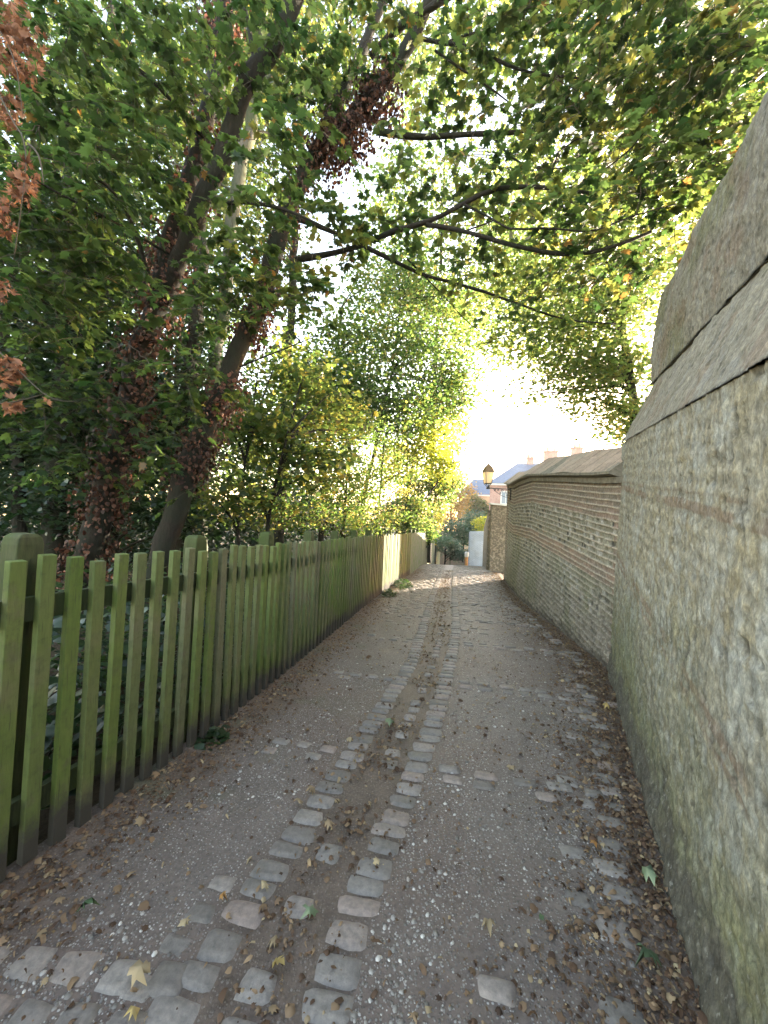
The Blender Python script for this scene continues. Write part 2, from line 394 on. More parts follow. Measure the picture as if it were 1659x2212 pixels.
BANDS_R = [1.25, 2.33, 3.7, 5.0, 6.3, 7.6, 8.9, 10.2, 11.6, 13.0]
BANDS_L = [1.22, 2.5, 3.75, 5.1, 6.4, 7.7, 9.0, 10.3, 11.7, 13.1]
def build_path():
    ys = [-1.5]; 
    while ys[-1] < 40: ys.append(ys[-1] + .014*(1+max(0, ys[-1])*.35))
    ys = np.array(ys); ws = np.linspace(-.02, 1.03, 190)
    Wg, Yg = np.meshgrid(ws, ys); y = Yg.ravel(); w = Wg.ravel()
    a = xf(y); b = xw(y); x = a+w*(b-a); P = np.column_stack([x, y])
    gl = xgl(y); gr = xgr(y)
    ing = smooth(-.12, -.02, -(np.abs(x-(gl+gr)/2)-(gr-gl)/2-.0))          # in the gutter
    dl = x-a; dr = b-x
    n = fbm(P, 2.2, 11); n2 = fbm(P, 14, 31, 3)
    edgeL = smooth(.42, .1, dl+(n-.5)*.5); edgeR = smooth(.5, .12, dr+(n-.5)*.6)
    dirt = np.clip(np.maximum(np.maximum(edgeL*.9, edgeR*.9), ing*.85), 0, 1)
    z = gz(y) - .006*ing + .012*(n-.5) + .004*(n2-.5) + .01*edgeL - .003*edgeR
    f1, e, cid = worley(P, 62, 3)
    peb = smooth(.42, .22, f1)*(cid > .45)*(1-dirt*.8)
    z = np.where(y > 18, z, z)
    base = np.array([.145, .12, .108])[None]*(0.75+.5*fbm(P, 5, 77))[:, None]
    warm = smooth(.4, .65, fbm(P, .9, 51))[:, None]
    base = base*(1-warm) + np.array([.132, .10, .087])[None]*warm
    pc = np.where(cid > .93, .42, np.where(cid > .75, .22, .13))[:, None]*np.array([1, .97, .93])[None]
    c = base
    dcol = np.array([.105, .078, .062])[None]*(.5+1.0*n2)[:, None]
    c = c*(1-dirt[:, None]) + dcol*dirt[:, None]
    moss = (smooth(.55, .7, fbm(P, 3.1, 91))*smooth(1.1, .3, dl)*.5)[:, None]
    c = c*(1-moss)+np.array([.07, .085, .045])*moss
    V = np.column_stack([P, z]); ny, nx = Wg.shape
    i = np.arange(ny-1)[:, None]*nx; j = np.arange(nx-1)[None]
    F = np.stack([i+j, i+j+1, i+nx+j+1, i+nx+j], -1).reshape(-1, 4)
    tag(mesh_np('path', V, F, M_PATH, smooth_=True, col=c, tint=dirt), kind='structure')
build_path()

def build_setts():
    k = 7; g = np.linspace(-1, 1, k); GX, GY = np.meshgrid(g, g); gx = GX.ravel(); gy = GY.ravel()
    r = np.clip(1-np.maximum(np.abs(gx), np.abs(gy))**5, 0, 1)
    dome = np.where(r > 0, 1-.18*(gx**2+gy**2), -1.2)
    i = np.arange(k-1)[:, None]*k; j = np.arange(k-1)[None]; TF = np.stack([i+j, i+j+1, i+k+j+1, i+k+j], -1).reshape(-1, 4)
    VS, FS, TS = [], [], []; n = 0
    def put(x, y, a, hx, hy, h=.006):
        nonlocal n
        hx *= random.uniform(.9, 1.1); a += random.uniform(-.05, .05)
        sq = 1-.10*(gx**2)*(gy**2)
        lx = gx*hx*sq*(1+random.uniform(-.1, .1)*gy); ly = gy*hy*sq*(1+random.uniform(-.12, .12)*gx)
        lz = dome*h*random.uniform(.6, 1.3) + lx*random.uniform(-.02, .02) + ly*random.uniform(-.02, .02)
        c, s = math.cos(a), math.sin(a)
        X = x+lx*c-ly*s; Y = y+lx*s+ly*c
        Z = gz(Y)+lz*(1+.1*max(0, y-2))-.001+.012*(fbm(np.column_stack([X, Y]), 2.2, 11)-.5)
        V = np.column_stack([X, Y, Z]); V[:, 2] += .004*(vnoise(V, 40, 3)-.5)
        VS.append(V); FS.append(TF+n); n += len(V); TS.append(np.full(len(V), random.random()))
    def row(fx, y0, y1, hx, gap, skip=.05, jit=.008, k2=1.0):
        y = y0
        while y < y1:
            hy = random.uniform(.038, .056)*k2
            if random.random() > skip:
                sl = (fx(y+.05)-fx(y-.05))/.1
                put(float(fx(y))+random.uniform(-jit, jit), y, -math.atan(sl)*.55, hx, hy, .006*k2**3)
            y += 2*hy+gap
    row(xgr, .75, 17, .084, .006, .0)
    row(xgl, 1.0, 17, .078, .008, .03)
    row(lambda y: (xgl(y)+xgr(y))/2-.02, 1.0, 2.0, .06, .03, .45)
    row(lambda y: (xgl(y)+xgr(y))/2+.03, 2.2, 6, .05, .03, .35)
    row(lambda y: xgl(y)-.15, 1.0, 1.7, .06, .03, .55)
    row(lambda y: xw(y)-.30+.03*np.sin(y*3), 1.0, 8, .08, .02, .25, .03, 1.2)
    row(lambda y: xw(y)-.47+.03*np.sin(y*2+1), 1.6, 5, .07, .03, .6, .03, 1.1)
    def band(xa, xb, y0, slope, rows, n_skip, hx=.075, hy=.042):
        for q in range(rows):
            x = xa+random.uniform(0, .08)
            while x < xb:
                h = hx*random.uniform(.75, 1.25)
                if random.random() > n_skip:
                    put(x+h, y0+q*.105+slope*(x+h-xa)+random.uniform(-.01, .01), math.atan(slope), h, hy, .011)
                x += 2*h+random.uniform(.012, .05)
    for q, y in enumerate(BANDS_R):
        band(float(xgr(y))+.1, float(xw(y))-.3, y, -.2, 2 if q else 2, .12 if q != 0 else .6)
    for q, y in enumerate(BANDS_L):
        if q == 0: 
            for r_, y0 in enumerate((.86, 1.0, 1.14, 1.27)):
                x = float(xf(y0))+.02+.05*(r_ % 2)
                while x < float(xgl(y0))-.06:
                    h = random.uniform(.06, .085); put(x+h, y0+random.uniform(-.008, .008)-.05*(x+.8), -.05, h, .062, .008); x += 2*h+.012
            continue
        band(float(xf(y))+.45, float(xgl(y))-.1, y+.05, -.2, 2, .3, .065)
    for _ in range(2600):
        y = random.uniform(5.5, 17.5); q = random.random()
        if random.random() > smooth(5, 9, y): continue
        y = round(y/.13)*.13; x = float(xf(y))+.25+q*(float(xw(y))-float(xf(y))-.5)
        if float(xgl(y))-.09 < x < float(xgr(y))+.09: continue
        put(x, y-.2*(q-.5), -.2, .075, .048, .006)
    V = np.vstack(VS); F = np.vstack(FS)
    # far stretch of the lane is all small setts
    tag(mesh_np('path_setts', V, F, M_SETT, smooth_=True, tint=np.concatenate(TS)), kind='structure')
build_setts()

ICO = None
def blobs_mesh(P, S, T, name, mat, parent=None, flatz=.5):
    a = np.array([[1, 0, 0], [-.5, .87, 0], [-.5, -.87, 0], [.5, .87, 0], [-1, 0, 0], [.5, -.87, 0]])
    base = np.array([[1, 0, 0], [.5, .87, 0], [-.5, .87, 0], [-1, 0, 0], [-.5, -.87, 0], [.5, -.87, 0]])
    tv = np.vstack([base*1.0, base*.7+[0, 0, .75], [[0, 0, 1]]])
    n = len(P); ang = RNG.uniform(0, 6.28, n); asp = RNG.uniform(.6, 1, n)
    x = tv[None, :, 0]*S[:, None]; y = tv[None, :, 1]*(S*asp)[:, None]; z = tv[None, :, 2]*(S*flatz)[:, None]
    X = x*np.cos(ang)[:, None]-y*np.sin(ang)[:, None]; Y = x*np.sin(ang)[:, None]+y*np.cos(ang)[:, None]
    V = np.stack([X+P[:, 0:1], Y+P[:, 1:2], z+P[:, 2:3]], -1).reshape(-1, 3)
    tf = []
    for q in range(6):
        r = (q+1) % 6; tf += [[q, r, 6+r], [q, 6+r, 6+q], [6+q, 6+r, 12]]
    F = (np.array(tf)[None]+13*np.arange(n)[:, None, None]).reshape(-1, 3)
    return mesh_np(name, V, F, mat, parent, tint=np.repeat(T, 13), smooth_=True)
def build_gravel():
    n = 30000
    y = .75+ (RNG.random(n)**1.6)*11; w = RNG.random(n)
    x = xf(y)+.2+w*(xw(y)-xf(y)-.35)
    ing = np.abs(x-(xgl(y)+xgr(y))/2) < (xgr(y)-xgl(y))/2+.08
    P2 = np.column_stack([x, y]); dens = fbm(P2, 1.7, 5)+.12*(x > xgr(y))
    keep = (~ing) & (dens > .44+.20*RNG.random(n)) & (xw(y)-x > .25+.3*RNG.random(n))
    x, y = x[keep], y[keep]; m = len(x)
    S = np.clip(RNG.lognormal(math.log(.0048), .45, m), .0025, .013)
    P = np.column_stack([x, y, gz(y)+.012*(fbm(np.column_stack([x, y]), 2.2, 11)-.5)-.0005])
    tag(blobs_mesh(P, S, RNG.random(m)**1.3, 'gravel', M_PEB), 'pale flint pebbles showing through the worn lane surface', 'gravel', kind='stuff')
build_gravel()

# ------------------------------------------------------------------ leaves
MAPLE = np.array([(0, 0), (.28, -.06), (.24, .12), (.52, .26), (.33, .38), (.38, .64), (.17, .56), (0, 1), (-.17, .56), (-.38, .64), (-.33, .38), (-.52, .26), (-.24, .12), (-.28, -.06)], float)
HEX = np.array([(0, 0), (.42, .2), (.36, .6), (0, 1), (-.36, .6), (-.42, .2)], float)
DIA = np.array([(0, 0), (.34, .45), (0, 1), (-.34, .45)], float)
def leaves(P, D, N, S, T, shape, curl=.18):
    """P base points, D tip directions, N normals, S sizes, T tints -> V, F, tint"""
    n = len(P); D = D/(np.linalg.norm(D, axis=1)[:, None]+1e-9)
    X = np.cross(D, N); X /= np.linalg.norm(X, axis=1)[:, None]+1e-9; Z = np.cross(X, D)
    if shape is DIA:
        k = 4; sh = DIA; zc = -np.abs(sh[:, 0])*curl*2
        F = np.array([[0, 1, 2, 3]]); F = (F[None]+4*np.arange(n)[:, None, None]).reshape(-1, 4)
        sh2 = sh; z2 = np.array([0, curl, 0, curl])*.5
    else:
        k = len(shape)+1; sh2 = np.vstack([shape, [0, .36]]); z2 = np.append(-np.hypot(shape[:, 0], shape[:, 1]-.36)**2*curl*1.6, 0)
        m = len(shape); tf = np.array([[q, (q+1) % m, m] for q in range(m)]); F = (tf[None]+k*np.arange(n)[:, None, None]).reshape(-1, 3)
    cv = RNG.uniform(.3, 1.8, n)
    V = P[:, None, :] + S[:, None, None]*(sh2[None, :, 0:1]*X[:, None, :] + sh2[None, :, 1:2]*D[:, None, :] + (z2[None, :, None]*cv[:, None, None])*Z[:, None, :])
    return V.reshape(-1, 3), F, np.repeat(T, k)
def leaf_obj(name, parts, mat, parent=None):
    Vs, Fs, Ts = [], [], []; n = 0
    for V, F, T in parts: Vs.append(V); Fs.append(F+n); Ts.append(T); n += len(V)
    return mesh_np(name, np.vstack(Vs), np.vstack(Fs), mat, parent, tint=np.concatenate(Ts))

def rdir(n, up=0.0, spread=1.0):
    a = RNG.uniform(0, 2*np.pi, n); return np.column_stack([np.cos(a), np.sin(a), RNG.normal(up, spread, n)])

def in_blob(c, r, n, shell=0.0):
    d = RNG.normal(size=(n, 3)); d /= np.linalg.norm(d, axis=1)[:, None]
    q = RNG.random(n)**(1/3.)
    if shell: q = shell+(1-shell)*q
    return np.asarray(c)+d*q[:, None]*np.asarray(r)

def polyline(pts):
    if isinstance(pts[0], tuple) and len(pts[0]) == 3 and abs(pts[0][0]) < 30 and abs(pts[1][2]) < 3 and abs(pts[-1][1]) < 30: return resample(np.array(pts, float), .3)
    """pixel-read points with depths turned into world points and smoothed"""
    P = np.array([at(*p[:3]) if len(p) == 3 else p for p in pts]); return resample(P, .18)
def resample(P, step):
    P = np.asarray(P, float)
    for _ in range(2):
        Q = [P[0]]
        for a, b in zip(P[:-1], P[1:]): Q += [a*.75+b*.25, a*.25+b*.75]
        Q.append(P[-1]); P = np.array(Q)
    d = np.r_[0, np.cumsum(np.linalg.norm(np.diff(P, axis=0), axis=1))]
    n = max(4, int(d[-1]/step)); s = np.linspace(0, d[-1], n)
    return np.column_stack([np.interp(s, d, P[:, k]) for k in range(3)])

def woodtube(mb, P, r0, r1, k=10, rough=.12):
    n = len(P); R = np.linspace(r0, r1, n)
    P = P + (np.column_stack([vnoise(P, 2.0, s) for s in (1, 2, 3)])-.5)*r0*.7
    mb.tube(P, R*(1+rough*(vnoise(P, 3.3, 9)-.5)*2), k)
    return P

def roughen(o, amp):
    me = o.data; n = len(me.vertices); V = np.empty(n*3, np.float32); me.vertices.foreach_get('co', V); V = V.reshape(-1, 3)
    N = np.empty(n*3, np.float32); me.vertices.foreach_get('normal', N); N = N.reshape(-1, 3)
    V = V+N*((fbm(V, 7, 5, 4)-.5)*amp)[:, None]; me.vertices.foreach_set('co', V.astype(np.float32).ravel()); me.update()

def scr(p):
    q = np.asarray(p)-CC; z = q@CF; return np.array([CX+F_*(q@CR)/z, CY-F_*(q@CU)/z])
def prune(B, paths, w=55, p=.85):
    """thins the twigs that would hang right in front of the named stems"""
    K = np.vstack([np.array([[*scr(q), q[1]] for q in pa[::2]]) for pa in paths]); keep = []
    for b in B:
        u = scr(b); d = np.hypot(K[:, 0]-u[0], K[:, 1]-u[1]); j = int(np.argmin(d))
        keep.append(not (d[j] < w and b[1] < K[j, 2]+.15 and random.random() < p))
    return B[np.array(keep)]
def sprays(skel, blobs, size, shape, twig_mb, per=12, L=.55, droop=.25, tint=(0, .9), flat=.35, clear=None):
    """leafy twigs joined to the nearest wood. blobs: (centre, radii, count)"""
    S = np.vstack(skel); parts = []
    bases = []
    for c, r, n in blobs: bases.append(in_blob(c, r, int(n)))
    B = np.vstack(bases)
    if clear: B = prune(B, clear)
    d = np.array([np.min(((S-b)**2).sum(1)) for b in B]); B = B[np.argsort(d)]
    cap = np.zeros((len(S)+len(B)*9, 3)); m = len(S); cap[:m] = S
    PP, DD, SS, TT = [], [], [], []
    for b in B:
        dist = ((cap[:m]-b)**2).sum(1); q = cap[int(np.argmin(dist))]; dd = b-q; ln = float(np.linalg.norm(dd))
        if ln > .12:
            t = np.linspace(0, 1, 8)[:, None]; sag = np.sin(t*np.pi)*np.array([[0, 0, 1]])*ln*random.uniform(-.12, .12)
            C = q+dd*t+sag+(RNG.normal(size=(8, 3))*ln*.03)*np.sin(t*np.pi)
            r = min(.02, .003+.006*ln); twig_mb.tube(C, np.linspace(r, .0035, 8), 4, cap=False)
            cap[m:m+8] = C; m += 8
        h = dd/(ln+1e-6); a = random.uniform(0, 6.28)
        h = h*.5+np.array([math.cos(a), math.sin(a), 0])*.9; h[2] = h[2]*.3-droop*random.uniform(.2, 1.2); h /= np.linalg.norm(h)
        l = L*random.uniform(.6, 1.3); k = max(3, int(per*random.uniform(.7, 1.3)))
        t = np.linspace(0, 1, 6)[:, None]; C = b+h*l*t+np.array([[0, 0, -1]])*droop*l*t*t
        twig_mb.tube(C, np.linspace(.004, .002, 6), 3, cap=False); cap[m] = C[3]; m += 1
        tt = RNG.uniform(.08, 1, k); base = b+h*l*tt[:, None]+np.array([[0, 0, -1]])*droop*l*(tt**2)[:, None]
        side = np.cross(h, [0, 0, 1.]); side /= np.linalg.norm(side)+1e-9
        sg = np.where(RNG.random(k) < .5, -1, 1)[:, None]
        D = h*RNG.uniform(.2, 1, (k, 1))+side*sg*RNG.uniform(.3, 1.1, (k, 1))+np.array([[0, 0, -1]])*RNG.uniform(-.1, .9, (k, 1))*(.4+droop)
        D /= np.linalg.norm(D, axis=1)[:, None]
        PP.append(base+D*size*.35*RNG.uniform(.3, 1.3, (k, 1))); DD.append(D); SS.append(size*RNG.uniform(.55, 1.2, k))
        t0 = random.uniform(*tint); TT.append(np.where(RNG.random(k) < .008, 1, np.clip(t0+RNG.normal(0, .12, k), 0, .93)))
    P = np.vstack(PP); D = np.vstack(DD); n = len(P)
    N = np.column_stack([RNG.normal(0, flat, n), RNG.normal(0, flat, n), np.ones(n)])
    return leaves(P, D, N, np.concatenate(SS), np.concatenate(TT), shape)

def clump_leaves(blobs, size, shape, clump=.35, per=40, tint=(0, .9), flat=.6, shell=0.0):
    PP, TT = [], []
    for c, r, n in blobs:
        k = max(1, int(n/per)); cc = in_blob(c, r, k, shell); p = np.repeat(cc, per, 0)+RNG.normal(0, 1, (k*per, 3))*clump*np.array([1, 1, .55])
        PP.append(p); TT.append(np.repeat(RNG.uniform(*tint, k), per))
    P = np.vstack(PP); n = len(P); T = np.clip(np.concatenate(TT)+RNG.normal(0, .12, n), 0, .93)
    D = rdir(n, -.3, .5); N = np.column_stack([RNG.normal(0, flat, n), RNG.normal(0, flat, n), np.ones(n)])
    return leaves(P, D, N, size*RNG.uniform(.6, 1.3, n), T, shape)

def B(u, v, Y, rx, rz, n, ry=None):                      # a leafy mass: centre, radii in metres, number
    return (at(u, v, Y), (rx, ry if ry else rx*.8, rz), n)

def dead_leaves(paths, n, rad, size, lo=0.0, hi=1.0, hang=.5):
    """withered ivy leaves hanging on a length of wood"""
    P = np.vstack([p[int(len(p)*lo):max(int(len(p)*lo)+2, int(len(p)*hi))] for p in paths])
    i = RNG.integers(0, len(P), n); d = rdir(n, -.2, .5); d /= np.linalg.norm(d, axis=1)[:, None]
    w = fbm(P[i], 2.5, 41) ; keep = w > .45
    i, d = i[keep], d[keep]; n = len(i)
    q = P[i]+d*(rad*RNG.uniform(.8, 1.5, n)**1.5)[:, None]+RNG.normal(0, .03, (n, 3))+np.array([0, 0, -1])*np.abs(RNG.normal(0, hang*.2, n))[:, None]
    D = d*.4+np.array([0, 0, -1])*RNG.uniform(.3, 1.2, (n, 1))+RNG.normal(0, .3, (n, 3))
    return leaves(q, D, d+RNG.normal(0, .4, (n, 3)), size*RNG.uniform(.5, 1.3, n), RNG.random(n), HEX, .5)
# ------------------------------------------------------------------ trees along the lane
def leaning_maple():
    root = empty('maple_tree', at(320, 1400, 5.0), 'leaning maple whose trunk rises behind the fence and whose boughs cross the lane', 'tree')
    def par(o): o.parent = root; o.matrix_parent_inverse = Matrix.Translation(-Vector(root.location)); return o
    mb = MB()
    t0 = polyline([(318, 1410, 5.0), (345, 1200, 5.0), (372, 1120, 5.0), (420, 980, 5.05), (472, 860, 5.1), (525, 740, 5.2), (565, 640, 5.3), (600, 520, 5.4), (628, 440, 5.5), (665, 370, 5.5), (695, 310, 5.5)])
    t1 = polyline([(685, 330, 5.5), (740, 200, 5.55), (790, 95, 5.6), (830, 0, 5.7), (860, -70, 5.7)])
    t2 = polyline([(690, 320, 5.5), (780, 235, 5.4), (850, 150, 5.3), (905, 60, 5.2), (950, -50, 5.1)])
    t3 = polyline([(800, 120, 5.5), (850, 65, 5.3), (910, 30, 5.1), (980, -15, 5.0), (1080, -60, 5)])
    T = [woodtube(mb, t0, .145, .115, 14), woodtube(mb, t1, .10, .06), woodtube(mb, t2, .12, .08), woodtube(mb, t3, .05, .035, 8)]
    o = par(mb.build('trunk', M_BARK, sm=True)); roughen(o, .05)
    lim = [
        ([(640, 560, 5.4), (760, 540, 5.2), (840, 502, 5.0), (920, 480, 4.9), (1000, 440, 4.8), (1080, 400, 4.7), (1230, 408, 4.6), (1340, 436, 4.5), (1450, 420, 4.4), (1545, 385, 4.3)], .045, .012),
        ([(920, 485, 4.9), (1000, 498, 4.8), (1100, 530, 4.7), (1215, 553, 4.6), (1300, 543, 4.5), (1405, 500, 4.4)], .03, .02),
        ([(620, 470, 5.4), (700, 490, 5.6), (800, 540, 5.9), (900, 590, 6.2), (985, 612, 6.5), (1080, 640, 6.8), (1200, 690, 7.0), (1330, 700, 7.2)], .04, .012),
        ([(815, 283, 5.3), (900, 296, 5.3), (980, 292, 5.2), (1060, 290, 5.1), (1160, 280, 5.0), (1300, 250, 4.9), (1420, 200, 4.8)], .045, .012),
        ([(900, 80, 5.1), (960, 95, 5.0), (1020, 100, 4.9), (1090, 140, 4.8), (1150, 160, 4.7), (1250, 170, 4.5)], .028, .01),
        ([(1000, 440, 4.8), (1060, 470, 4.6), (1100, 500, 4.5), (1180, 490, 4.4), (1280, 505, 4.3), (1350, 470, 4.2), (1460, 440, 4.1)], .016, .007),
        ([(1240, 408, 4.6), (1300, 370, 4.5), (1360, 330, 4.4), (1400, 270, 4.3), (1480, 200, 4.2)], .012, .006),
        ([(1200, 408, 4.6), (1190, 340, 4.6), (1240, 300, 4.6), (1320, 280, 4.6)], .011, .005),
        ([(940, 110, 5.0), (1010, 160, 5.0), (1090, 210, 4.9), (1170, 290, 4.9)], .016, .006),
        ([(1000, 500, 4.8), (1060, 480, 5.0), (1100, 460, 5.1), (1160, 470, 5.1)], .012, .006),
        ([(880, 560, 6.1), (960, 640, 6.4), (1010, 700, 6.6), (1080, 740, 6.8)], .014, .005),
        ([(1060, 290, 5.1), (1110, 350, 5.0), (1180, 370, 5.0), (1290, 350, 4.9)], .014, .005),
        ([(950, 100, 5.0), (1040, 60, 5.0), (1150, 70, 4.9), (1300, 60, 4.7)], .02, .007),
        ([(560, 640, 5.3), (620, 620, 5.0), (640, 680, 4.7)], .018, .006),
        ([(500, 800, 5.2), (600, 760, 4.9), (700, 720, 4.8)], .015, .006),
    ]
    sk = list(T)
    for pts, a, b in lim:
        m2 = MB(); sk.append(woodtube(m2, polyline(pts), a, b, 7, .2)); par(m2.build('limb', M_BARK, sm=True))
    bl = [B(1120, 120, 4.8, .9, .5, 50), B(1300, 130, 4.5, .9, .6, 75), B(1480, 90, 4.2, .9, .6, 80), B(1600, 60, 4.0, .6, .7, 45),
          B(1250, 260, 4.6, .9, .35, 60), B(1430, 260, 4.3, .8, .45, 85), B(1540, 330, 4.2, .5, .4, 40), B(1350, 420, 4.5, .8, .35, 50),
          B(1150, 440, 4.8, .7, .3, 36), B(1000, 420, 5.0, .6, .3, 22), B(1250, 520, 4.7, .8, .3, 34), B(980, 200, 5.1, .5, .4, 20),
          B(760, 480, 5.0, .55, .3, 28), B(900, 50, 4.9, .8, .4, 40), B(1100, 10, 4.8, .9, .5, 55), B(1330, 0, 4.5, .9, .5, 55), B(720, 80, 5.2, .8, .7, 45),
          B(640, 620, 4.7, .45, .5, 34), B(560, 540, 4.6, .5, .45, 36), B(900, 330, 5.1, .6, .5, 14), B(1080, 320, 5.0, .6, .3, 16), B(650, 200, 5.2, .6, .8, 40),
          B(1450, 400, 4.3, .5, .3, 30), B(1050, 560, 5.6, .7, .3, 16), B(1200, 620, 6.2, .9, .4, 22), B(1130, 660, 6.6, .8, .3, 16), B(860, 440, 5.4, .5, .35, 12), B(1350, 560, 5.0, .7, .4, 26), B(960, 540, 6, .6, .3, 10), B(1560, 180, 4.0, .6, .5, 40)]
    global STEM_A; STEM_A = [T[0], T[2]]
    bl = [(c_, r_, n_*(.85 if c_[0] > .4 else 1.05)) for c_, r_, n_ in bl]
    tw = MB(); L = sprays(sk, bl, .115, MAPLE, tw, 13, .5, .25, clear=STEM_A)
    par(tw.build('twigs', M_TWIG)); par(leaf_obj('crown', [L], M_MAPLE))
    D = [dead_leaves([T[0]], 3600, .17, .05, .3, .72), dead_leaves([T[0]], 900, .17, .05, .8, 1.0), dead_leaves([T[2]], 6000, .2, .055, .05, .9, .9), dead_leaves([T[1]], 900, .15, .05, 0, .6)]
    par(leaf_obj('dead_ivy', D, M_DEADIVY))
leaning_maple()

def twin_maple():
    root = empty('maple_tree', at(150, 1400, 5.3), 'thick maple with two crossing stems wrapped in brown dead ivy', 'tree')
    def par(o): o.parent = root; o.matrix_parent_inverse = Matrix.Translation(-Vector(root.location)); return o
    mb = MB()
    a = polyline([(150, 1420, 5.3), (200, 1190, 5.3), (245, 1000, 5.3), (290, 810, 5.3), (345, 640, 5.3), (385, 500, 5.3), (420, 380, 5.3), (447, 250, 5.4), (472, 120, 5.4), (495, 0, 5.5), (505, -70, 5.5)])
    b = polyline([(350, 650, 5.3), (430, 470, 5.0), (487, 320, 4.9), (515, 215, 4.9), (580, 115, 4.9), (635, 10, 4.9), (665, -70, 4.9)])
    c = polyline([(560, 180, 4.9), (545, 90, 4.9), (525, 0, 4.9), (520, -60, 4.9)])
    T = [woodtube(mb, a, .175, .11, 14), woodtube(mb, b, .12, .1, 12), woodtube(mb, c, .04, .02, 6)]
    o = par(mb.build('trunk', M_BARK, sm=True)); roughen(o, .05)
    lim = [([(470, 440, 5.0), (540, 435, 4.7), (620, 450, 4.4), (720, 500, 4.2)], .03, .01),
           ([(330, 640, 5.2), (300, 520, 4.9), (260, 420, 4.6), (200, 380, 4.3), (80, 330, 4.0)], .03, .01),
           ([(440, 300, 5.2), (330, 170, 4.8), (220, 90, 4.4), (100, 30, 4.2)], .03, .01),
           ([(280, 850, 5.2), (180, 720, 4.6), (80, 640, 4.2), (-20, 560, 4)], .025, .008),
           ([(380, 560, 5.2), (250, 480, 4.4), (150, 430, 3.9), (60, 380, 3.6)], .02, .008),
           ([(260, 960, 5.2), (340, 840, 4.6), (420, 790, 4.2)], .018, .006),
           ([(250, 1000, 5.2), (160, 900, 4.6), (60, 860, 4.2)], .018, .006)]
    sk = list(T)
    for pts, r0, r1 in lim:
        m2 = MB(); sk.append(woodtube(m2, polyline(pts), r0, r1, 7, .2)); par(m2.build('limb', M_BARK, sm=True))
    bl = [B(120, 120, 4.2, .9, .7, 75), B(330, 100, 4.6, .8, .7, 70), B(560, 60, 4.6, .7, .6, 50), B(100, 380, 4.0, .7, .6, 60), B(300, 330, 4.6, .7, .6, 60),
          B(200, 560, 4.4, .7, .5, 60), B(60, 680, 4.1, .6, .5, 45), B(460, 560, 4.6, .6, .5, 45), B(350, 780, 4.3, .5, .35, 30), B(230, 830, 4.5, .5, .35, 30),
          B(80, 880, 4.3, .6, .35, 35), B(430, 840, 4.6, .4, .3, 20), B(330, 960, 4.6, .4, .3, 18), B(620, 300, 4.6, .6, .5, 35), B(480, 640, 4.3, .4, .4, 26),
          B(160, 990, 4.6, .5, .3, 20), B(440, 1000, 4.9, .4, .3, 10), B(520, 420, 4.6, .5, .4, 24), B(0, 500, 4.0, .6, .6, 36), B(0, 250, 4.2, .6, .6, 36)]
    tw = MB(); L = sprays(sk, bl, .12, MAPLE, tw, 13, .5, .35, (0, .6), clear=STEM_A+[T[0][:int(len(T[0])*.55)], T[1]])
    par(tw.build('twigs', M_TWIG)); par(leaf_obj('crown', [L], M_MAPLE))
    D = [dead_leaves([T[0]], 3600, .22, .06, .12, .6), dead_leaves([T[0]], 2200, .2, .06, .6, 1)]
    par(leaf_obj('dead_ivy', D, M_DEADIVY))
twin_maple()

def wood_tree(name, label, cat, base, trunks, blobs, mat, size=.07, shape=HEX, clump=.35, barkm=M_BARK, tint=(0, .9), group=None, per=40, flat=.6, cname='crown', shell=0.):
    base = np.asarray(base, float); root = empty(name, base, label, cat, group)
    def par(o): o.parent = root; o.matrix_parent_inverse = Matrix.Translation(-Vector(root.location)); return o
    if trunks:
        mb = MB(); sk = []
        for pts, a, b in trunks: sk.append(woodtube(mb, polyline(pts), a, b, 9))
        S = np.vstack(sk)
        for c, r, n in blobs:                               # boughs into the leafy masses
            for _ in range(4):
                e = in_blob(c, np.asarray(r)*.8, 1)[0]; lo = S[S[:, 2] < e[2]+.3] if (S[:, 2] < e[2]+.3).any() else S
                q = lo[int(np.argmin(((lo-e)**2).sum(1)+np.abs(lo[:, 2]-e[2]+.8)))]
                P = resample(np.array([q, q*.6+e*.4+[0, 0, .1], q*.2+e*.8, e]), .3); mb.tube(P, np.linspace(.03, .008, len(P)), 5, cap=False)
        par(mb.build('trunk', barkm, sm=True))
    par(leaf_obj(cname, [clump_leaves(blobs, size, shape, clump, per, tint, flat, shell)], mat))
    return root
G = lambda u, Y: (at(u, 1106, Y)[0], Y, float(gz(Y))-.1)

wood_tree('maple_tree', 'slim pale trunked tree standing behind the two crossing ivy stems', 'tree', G(430, 8), [([(420, 1320, 8), (450, 900, 8), (495, 520, 8), (520, 380, 8), (548, 220, 8), (565, 60, 8), (575, -60, 8)], .17, .11)],
          [B(420, 150, 8, 1.5, 1.4, 2600), B(620, 180, 8.4, 1.2, 1.6, 2200), B(250, 260, 8, 1.4, 1.5, 2600), B(520, 30, 8, 1.6, .9, 2000)], M_MAPLE, .10, MAPLE, .4, M_PALEBARK)
wood_tree('ivy_clad_tree', 'dark tree clad in evergreen ivy between the two leaning maples', 'tree', G(400, 7.5), [([(395, 1330, 7.5), (405, 1000, 7.5), (420, 760, 7.5), (430, 560, 7.5), (440, 300, 7.5)], .2, .12)],
          [B(415, 740, 7.5, .42, 1.6, 3000, .42), B(400, 1040, 7.5, .38, 1.2, 2200, .38), B(300, 640, 8, 1.3, 1.3, 3000), B(320, 900, 7.8, 1.0, .9, 2200)], M_DARKLEAF, .07, HEX, .18, tint=(0, .8))
